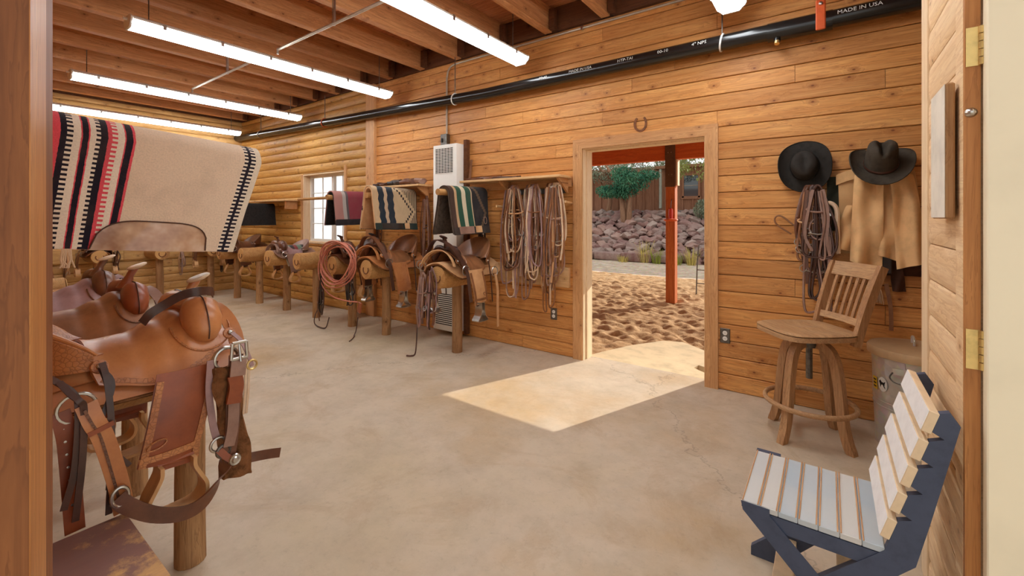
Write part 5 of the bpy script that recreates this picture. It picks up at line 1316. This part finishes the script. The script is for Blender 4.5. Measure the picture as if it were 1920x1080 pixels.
# crown points into the room (-Y)
hat('black felt cowboy hat hung flat on the wall above the bundle of reins', 'felt', (-.14, 3.735, 1.725), (R(84), R(-4), 0), 1.05, .012)
hat('worn charcoal cowboy hat hung above the tan coat', 'felt2', (.268, 3.655, 1.70), (R(44), R(2), R(0)), 1.08, .04, 1.4)

M['canvas'] = plain('tan_canvas', C(224, 178, 124), .85, var=.10, sc=9, bump=.15, spec=.15)
M['darkcloth'] = plain('dark_green_cloth', C(52, 52, 42), .9, var=.15, sc=9, bump=.2, spec=.1)
M['browncloth'] = plain('dark_brown_cloth', C(74, 48, 36), .85, var=.2, sc=9, bump=.2, spec=.15)
ck = thing('duster_coat', 'long tan canvas coat hanging under the charcoal hat', 'coat', (.26, 3.70, 1.02))
def panel(name, mat, xt, xb, zt, zb, amp, nf, ph, y0=3.66, par=ck, bow=.05, hem=0.0):
    def fn(u, v):
        xa = xt[0]+(xb[0]-xt[0])*v**.7; xc = xt[1]+(xb[1]-xt[1])*v**.7
        zz = zt+(zb-zt)*v + hem*(u-.5)*v
        return (xa+(xc-xa)*u, y0-bow*math.sin(u*PI)*(.4+.6*v)-amp*math.sin(u*nf*2*PI+ph)*(.25+.75*v)-.012*math.sin(v*7+u*5), zz)
    bm = NB(); add_sheet(bm, fn, 40, 26, .004); return part(name, bm, M[mat], par, 60, world=True)
panel('front_panel', 'canvas', (.14, .285), (.115, .275), 1.64, 1.05, .03, 1.1, .4, hem=-.05)
panel('middle_panel', 'canvas', (.235, .345), (.255, .36), 1.62, 1.10, .026, 1.0, 1.2, y0=3.685, hem=-.04)
panel('front_panel', 'canvas', (.31, .42), (.345, .485), 1.63, 1.06, .03, 1.2, 2.2, hem=.05)
panel('sleeve', 'canvas', (.10, .19), (.03, .175), 1.44, 1.14, .02, 1.0, .2, y0=3.70, bow=.035, hem=-.03)
panel('back_panel', 'canvas', (.05, .44), (.06, .48), 1.66, 1.12, .008, 2.3, .0, y0=3.735, bow=.012)
bm = NB(); add_sheet(bm, lambda u, v: (.04+.2*u, 3.715-.02*math.sin(u*PI), 1.70-.07*v-.05*(1-u)**2), 10, 6, .004); part('collar', bm, M['canvas'], ck, 60, world=True)
bm = NB(); bx(bm, .275, .325, 3.665, 3.70, 1.0, 1.13, .006); part('belt', bm, M['lea_black'], ck, 0, world=True)
dv = thing('dark_vest', 'dark green garment hanging between the hats behind the coat', 'vest', (.03, 3.74, 1.28))
panel('body', 'darkcloth', (-.005, .09), (-.02, .075), 1.64, 1.27, .006, 1.0, .3, y0=3.752, par=dv, bow=.014)
dc = thing('dark_chaps', 'dark brown leather chaps showing below the tan coat', 'chaps', (.33, 3.74, .88))
panel('leg', 'browncloth', (.16, .46), (.17, .485), 1.12, .985, .008, 1.4, .3, y0=3.752, par=dc, bow=.008)
panel('leg', 'browncloth', (.30, .36), (.335, .40), 1.12, .885, .006, .8, .9, y0=3.732, par=dc, bow=.01)
bm = NB(); add_ribbon(bm, spline([(.30, 3.72, .93), (.32, 3.715, .80), (.325, 3.715, .70), (.325, 3.715, .63)], 4), (1, 0, 0), .022, .003); top('hanging_strap', bm, M['lea_mid'], 'brown strap hanging below the chaps behind the bin', 'strap')
# tassel of unravelled rope
ts = thing('rope_tassel', 'cream unravelled rope tassel hanging below the coat', 'tassel', (.245, 3.70, .80))
bm = NB(); add_tube(bm, [(0, 0, .22), (.003, 0, .14)], .012, 8)
for k in range(3): add_tube(bm, [(.018*math.cos(a), .018*math.sin(a), .14+.012*k) for a in [2*PI*q/12 for q in range(12)]], .006, 6, closed=True)
part('knot', bm, M['rawhide'], ts)
bm = NB(); rg = random.Random(2)
for k in range(46):
    a = rg.uniform(0, 6.28); r_ = rg.uniform(.004, .045); add_tube(bm, spline([(.006*math.cos(a), .006*math.sin(a), .14), (r_*.7*math.cos(a), r_*.5*math.sin(a), .08), (r_*math.cos(a), r_*.6*math.sin(a), rg.uniform(-.005, .02))], 3), .003, 4)
o = part('fringe', bm, M['rawhide'], ts); o['kind'] = 'stuff'
# hook and reins under the black hat
for i in range(4):
    bridle('bridle', ['brown reins bundled under the black hat', 'tan looped reins under the black hat with a loop on the boards', 'dark braided reins hanging beside the stool back', 'grey headstall hanging under the black hat'][i], (-.12+.02*i, 3.70-.018*i, 1.56), (.62, .70, .92, .50)[i], 100+i, 'reins under the black hat', .075, rein_loops=3, mats=[['lea_brown', 'lea_dark', 'lea_mid'], ['lea_mid', 'lea_pale', 'lea_brown'], ['lea_dark', 'lea_brown', 'lea_grey'], ['lea_grey', 'lea_brown', 'lea_dark']][i])
bm = NB(); add_tube(bm, spline([(-.2, 3.74, 1.30), (-.28, 3.735, 1.37), (-.32, 3.735, 1.36), (-.31, 3.735, 1.31), (-.22, 3.735, 1.24)], 6), .006, 6); top('rein_loop', bm, M['lea_mid'], 'small tan rein loop sticking out left of the bundle under the black hat', 'rein')
bm = NB(); add_tube(bm, spline([(-.03, 3.655, 1.42), (.0, 3.64, 1.46), (.04, 3.64, 1.42), (.045, 3.64, 1.30), (.05, 3.645, 1.12)], 6), .014, 8); add_tube(bm, spline([(-.03, 3.655, 1.42), (-.02, 3.64, 1.28), (.02, 3.64, 1.18), (.05, 3.645, 1.12)], 6), .012, 8)
top('rawhide_bosal', bm, M['rawhide'], 'pale rawhide noseband loop hanging over the reins by the coat', 'bosal')

# ================================================================== SWIVEL STOOL
st = thing('swivel_stool', 'oak swivel stool with slatted back, bent legs and a foot ring', 'stool', (-.10, 3.29, 0), R(218))
bm = NB(); n = 40
def seat_r(a):
    c, s = math.cos(a), math.sin(a); p = 4.2; r = (abs(c/.235)**p+abs(s/.215)**p)**(-1/p)
    return r*(1.0 if c > 0 else 1.0-.06*abs(c))
def stf(u, v):
    a = 2*PI*v; r = seat_r(a)*u; x, y = r*math.cos(a), r*math.sin(a)
    return (x+.02, y, .68-.012*math.exp(-((x+.03)/.09)**2-((abs(y)-.07)/.07)**2)-(.008*max(0, (u-.92)/.08)))
add_sheet(bm, stf, 14, n, .004)
part('seat', bm, M['oak'], st, 50)
bm = NB(); add_lathe(bm, [(0, 0), (1, 0), (1, .028), (0, .028)], n, Matrix.Identity(4))
for v in bm.verts:
    rr = math.hypot(v.co.x, v.co.y)
    if rr > .5: a = math.atan2(v.co.y, v.co.x); r = seat_r(a)*.995; v.co.x, v.co.y = r*math.cos(a), r*math.sin(a)
    v.co.x += .02; v.co.z += .636
part('seat_edge', bm, M['oak'], st, 40)
bm = NB(); add_lathe(bm, [(0, .56), (.055, .56), (.06, .575), (.06, .61), (.045, .636), (0, .636)], 20); part('swivel_hub', bm, M['steel_dk'], st)
bm = NB(); add_tube(bm, [(0, 0, .36), (0, 0, .565)], .018, 12); part('screw_spindle', bm, M['steel_dk'], st)
for k in range(4):
    a = R(20+90*k); ca, sa = math.cos(a), math.sin(a)
    pr = spline([(.015, .585), (.07, .588), (.12, .565), (.155, .505), (.175, .40), (.188, .28), (.20, .15), (.222, .06), (.245, .0)], 4)[:] if False else spline([(.015, .583, 0), (.07, .586, 0), (.12, .563, 0), (.152, .505, 0), (.172, .40, 0), (.186, .28, 0), (.20, .15, 0), (.222, .06, 0), (.245, .0, 0)], 4)
    bm = NB(); P = [Vector((p.x*ca, p.x*sa, p.y)) for p in pr]
    m = len(P); rings = []
    for i in range(m):
        t_ = (P[min(i+1, m-1)]-P[max(i-1, 0)]).normalized(); s_ = Vector((-sa, ca, 0)); nn = t_.cross(s_)
        hw, ht_ = .021, .026-.004*i/m
        rings.append([bm.verts.new(P[i]+q) for q in (-s_*hw-nn*ht_, s_*hw-nn*ht_, s_*hw+nn*ht_, -s_*hw+nn*ht_)])
        if i == m-1:
            for v in rings[-1]: v.co.z = max(v.co.z, 0.0)*0
    for i in range(m-1):
        for q in range(4): bm.faces.new((rings[i][q], rings[i][(q+1) % 4], rings[i+1][(q+1) % 4], rings[i+1][q]))
    bm.faces.new(rings[0]); bm.faces.new(list(reversed(rings[-1])))
    for v in bm.verts: v.co.z = max(v.co.z, 0)
    part('leg', bm, M['oak_z'], st, 40)
bm = NB(); add_tube(bm, [(.238*math.cos(2*PI*k/48), .238*math.sin(2*PI*k/48), .215) for k in range(48)], .015, 10, closed=True, ell=(1.05, .9)); part('foot_ring', bm, M['oak'], st, 60)
# back: two posts, two rails, six slats
def bp(y, h): return Vector((-.175-.10*(h-.66)/.4-.03*((h-.66)/.4)**2, y*(1+.10*(h-.66)/.4), h))
for s in (-1, 1):
    bm = NB(); pts = [bp(s*.165, .60+.47*k/8) for k in range(9)]; add_ribbon(bm, pts, (0, 1, 0), .03, [.0][0]+.048); part('back_post', bm, M['oak_z'], st, 30)
def rail(h0, h1, th):
    def fn(u, v):
        y = -.165+.33*u; h = h0+(h1-h0)*v; p = bp(1, h); return (p.x-.022*math.cos((u-.5)*PI)+.012, y*(1+.10*(h-.66)/.4), h)
    bm = NB(); add_sheet(bm, fn, 12, 4, th); return bm
part('top_rail', rail(.99, 1.075, .026), M['oak'], st, 40)
part('lower_rail', rail(.715, .755, .02), M['oak'], st, 40)
for k in range(6):
    y = -.118+.047*k; bm = NB(); pts = []
    for j in range(6):
        h = .75+.245*j/5; p = bp(1, h); pts.append((p.x-.022*math.cos(y/.33*PI)+.012-.013, y*(1+.10*(h-.66)/.4), h))
    add_ribbon(bm, pts, (0, 1, 0), .02, .012); part('slat', bm, M['oak_z'], st, 30)

# ================================================================== GALVANIZED BIN
g = G('galvanized_steel'); co = g.coord(); v = g.n('TexVoronoi', 1, None, Vector=g.mapv(co, (1, 1, 1)), Scale=26.0); n = g.noise(co, 5, 5, .6)
base = g.mix(.25, C(216, 214, 208), v, 'SOFT_LIGHT'); base = g.mix(g.math('MULTIPLY', g.ramp(n, [(.45, 0), (.7, 1)]), .5), base, C(176, 170, 162))
g.P(Base_Color=base, Metallic=.55, Roughness=g.ramp(n, [(.3, .28), (.7, .45)])); g.set(g.b, 'Normal', g.bump(n, .15, .01)); M['galv'] = g.m
bn_ = thing('galvanized_bin', 'galvanized steel bin with a wooden-looking dusty lid', 'bin', (.425, 3.50, 0)); bn_['label'] = 'galvanized steel bin with a dusty lid beside the stool'
bm = NB(); prof = [(0, .012), (.185, .012), (.188, 0), (.195, 0), (.195, .02)]
for k in range(14): z = .03+.50*k/13; prof.append((.195+.018*k/13+(.004 if k in (7,) else 0), z))
prof += [(.214, .535), (.22, .54), (.22, .555), (.212, .558), (.205, .55), (0, .55)]
add_lathe(bm, prof, 40); part('body', bm, M['galv'], bn_, 40)
bm = NB()
for z in (.24, .27): add_tube(bm, [((.2045)*math.cos(2*PI*k/40), (.2045)*math.sin(2*PI*k/40), z) for k in range(40)], .003, 6, closed=True)
part('rib', bm, M['galv'], bn_, 60)
M['dustylid'] = plain('dusty_lid', C(196, 160, 116), .6, .15, var=.12, sc=6, bump=.1)
bm = NB(); add_lathe(bm, [(.205, .5585), (.228, .54), (.234, .54), (.236, .575), (.228, .588), (.205, .592), (.10, .605), (0, .608), (0, .60), (.2, .585), (.224, .575), (.205, .5585)], 40); ld = part('lid', bm, M['dustylid'], bn_, 40)
bm = NB(); add_tube(bm, spline([(-.02, -.045, .606), (-.02, -.045, .64), (-.02, 0, .652), (-.02, .045, .64), (-.02, .045, .606)], 4), .006, 8); part('lid_handle', bm, M['galv'], ld, 60)
# side handle facing the room
ah = R(-112); ca, sa = math.cos(ah), math.sin(ah); tx, ty = -sa, ca
def onbin(t_, z, o): return Vector(((.21+o)*ca+tx*t_, (.21+o)*sa+ty*t_, z))
bm = NB(); add_ribbon(bm, [onbin(-.05, .475, .006), onbin(0, .48, .008), onbin(.05, .475, .006)], (0, 0, 1), .035, .006); hp = part('handle_plate', bm, M['galv'], bn_)
bm = NB(); add_tube(bm, spline([onbin(-.05, .47, .01), onbin(-.06, .44, .022), onbin(-.03, .42, .03), onbin(.03, .42, .03), onbin(.06, .44, .022), onbin(.05, .47, .01)], 5), .004, 7); part('bail', bm, M['steel_dk'], hp, 60)
bm = NB(); add_ribbon(bm, [onbin(.0, .53, .0035), onbin(0, .3, -.003), onbin(0, .03, -.0125)], (tx, ty, 0), .008, .004); part('seam', bm, M['galv'], bn_)
# stickers: white oval with a dark running animal mark, yellow and black caution label
def patch(a0, z0, w, h, shape, mat, off, par, nm):
    bm = NB(); pl = []
    for k in range(20):
        q = 2*PI*k/20
        if shape == 'oval': pl.append((w*math.cos(q), h*math.sin(q)))
    if shape == 'rect': pl = [(-w, -h), (w, -h), (w, h), (-w, h)]
    if isinstance(shape, list): pl = [(a*w, b*h) for a, b in shape]
    def at(r_): return lambda a, b: ((.2055+.0012+.018*(z0+b-.03)/.5-.008+r_)*math.cos(a0+a/.21), (.2055+.0012+.018*(z0+b-.03)/.5-.008+r_)*math.sin(a0+a/.21), z0+b)
    add_prism(bm, pl, at(off), at(off+.0012)); return part(nm, bm, M[mat], par, 0)
M['ink'] = plain('black_ink', C(24, 22, 22), .5, var=.02, bump=0); M['yellow'] = plain('yellow_sticker', C(238, 196, 40), .5, var=.03, bump=0)
s1 = patch(R(-143), .375, .03, .042, 'oval', 'white', .0005, bn_, 'oval_sticker')
patch(R(-143), .375, .022, .026, [(-1, .5), (-.6, .9), (-.2, .5), (.4, .45), (.9, .8), (.7, .2), (.6, -.3), (.9, -.9), (.5, -.6), (.2, -.1), (-.3, -.1), (-.6, -.8), (-.7, -.1)], 'ink', .0018, bn_, 'animal_mark')
s2 = patch(R(-160), .365, .02, .036, 'rect', 'yellow', .0005, bn_, 'caution_sticker')
for z in (.345, .365, .385): patch(R(-160), z, .013, .004, 'rect', 'ink', .0018, bn_, 'caution_line')

# ================================================================== BLUE AND WHITE CHAIR
g = G('worn_grey_blue_paint'); co = g.coord(); n = g.noise(co, 22, 6, .7); m2 = g.noise(co, 3.5, 3)
r = g.rnd(); base = g.mix(g.ramp(r, [(0, 0), (1, 1)]), C(168, 186, 198), C(206, 204, 198)); base = g.mix(g.math('MULTIPLY', g.ramp(m2, [(.4, 0), (.7, 1)]), .4), base, C(214, 210, 200)); base = g.mix(g.ramp(n, [(.70, 0), (.76, .7)]), base, C(190, 138, 88))
g.P(Base_Color=base, Roughness=.5); M['seatpaint'] = g.m
M['barewood'] = wood('bare_bead_wood', C(224, 178, 128), C(204, 150, 98), C(150, 98, 58), 'Y', .6, knots=False, per=.1)
M['slatwhite'] = plain('white_slat_paint', C(246, 245, 242), .45, var=.04, sc=20, bump=.05)
M['slatedge'] = plain('cream_slat_edge', C(232, 206, 168), .55, var=.08, sc=20, bump=.05)
ch = thing('slatted_chair', 'low homemade chair with worn pale slats and slate-blue cross frame', 'chair', (0, 1.82, 0))
y0, y1 = 1.628, 2.015
for k in range(7):
    xa = -.237+.0525*k; xb = xa+.0525
    bm = NB(); bx(bm, xa+.0005, xb-.0005, y0+.003, y1-.003, .400, .4185, .002); s = part('seat_slat', bm, M['seatpaint'], ch, 0, world=True, org=True)
    for xx in (xa+.004, xb-.0045):
        if k == 6 and xx > xb-.01: continue
        for q in (0,):
            bm = NB(); bx(bm, xx+q-.0021, xx+q+.0021, y0+.002, y1-.002, .417, .4205, .0008); part('bead', bm, M['barewood'], s, 0, world=True) if False else None
            bm.free() if not bm.is_valid else None
            bm = NB(); add_box(bm, (xx+q-(xa+xb)/2, 0, .0105), (.0036, y1-y0-.004, .003), None, .0008); o = mk('bead', bm, M['barewood'], 0); o.parent = s
for yy in (y0, y1-.022):
    ya, yb = yy, yy+.022
    f0 = lambda a, b: (a, ya, b); f1 = lambda a, b: (a, yb, b)
    bm = NB(); add_prism(bm, [(-.237, .398), (.135, .398), (.118, .352), (-.19, .352)], lambda a, b: (a, ya+.003, b), lambda a, b: (a, yb-.003, b)); part('seat_rail', bm, M['blue'], ch, 0, world=True)
    # leg from the seat front to the floor behind
    f0b = lambda a, b: (a, ya-.004 if yy == y0 else yb, b); f1b = lambda a, b: (a, ya if yy == y0 else yb+.004, b)
    bm = NB(); add_prism(bm, [(-.2375, .4165), (-.2375, .395), (.175, 0.0), (.275, 0.0), (-.155, .4), (-.155, .4165)], f0, f1) if False else None
    bm.free(); bm = NB(); e0 = (lambda a, b: (a, ya-.022, b)) if yy == y0 else (lambda a, b: (a, yb, b)); e1 = (lambda a, b: (a, ya, b)) if yy == y0 else (lambda a, b: (a, yb+.022, b))
    add_prism(bm, [(-.2375, .4175), (-.232, .39), (.155, 0.0), (.245, 0.0), (-.155, .398), (-.155, .4175)], e0, e1) if yy != y0 else add_prism(bm, [(-.2375, .4175), (-.232, .39), (.155, 0.0), (.245, 0.0), (-.155, .398), (-.155, .4175)], lambda a, b: (a, ya-.003, b), lambda a, b: (a, ya-.0005, b))
    part('front_leg', bm, M['blue'], ch, 0, world=True)
    # toothed back stile running down and forward to the floor
    stile = [(.282, .806), (.262, .838), (.232, .828)]
    for k in range(4, -1, -1):
        bxk, bz = .125+.0215*k, .455+.081*k
        stile += [(bxk+.031, bz+.052), (bxk+.016, bz-.006+.004), (bxk+.040, bz-.016)] if k else [(bxk+.031, bz+.052), (bxk+.016, bz-.002)]
    stile += [(.128, .412), (-.255, .035), (-.255, 0.0), (-.16, 0.0), (.194, .395), (.222, .52)]
    bm = NB(); add_prism(bm, stile, f0, f1); part('back_stile', bm, M['blue'], ch, 0, world=True)
for k in range(5):
    bxk, bz = .125+.0215*k, .455+.081*k; rot = Matrix.Rotation(R(17), 3, 'Y')
    bm = NB(); add_box(bm, (bxk+.011, (y0+y1)/2, bz+.026), (.022, y1-y0+.012, .062), rot, .002); s = part('back_slat', bm, M['slatedge'], ch, 0, world=True, org=True)
    bm = NB(); add_box(bm, tuple(rot @ Vector((-.0115, 0, 0))), (.0018, y1-y0+.010, .058), rot, .0004); o = mk('painted_face', bm, M['slatwhite'], 0); o.parent = s
bm = NB(); bx(bm, -.16, -.10, y0+.022, y1-.022, .10, .12, .002); part('stretcher', bm, M['slatedge'], ch, 0, world=True)
bm = NB(); bx(bm, .02, .08, y0+.022, y1-.022, .20, .22, .002); part('stretcher', bm, M['slatedge'], ch, 0, world=True)
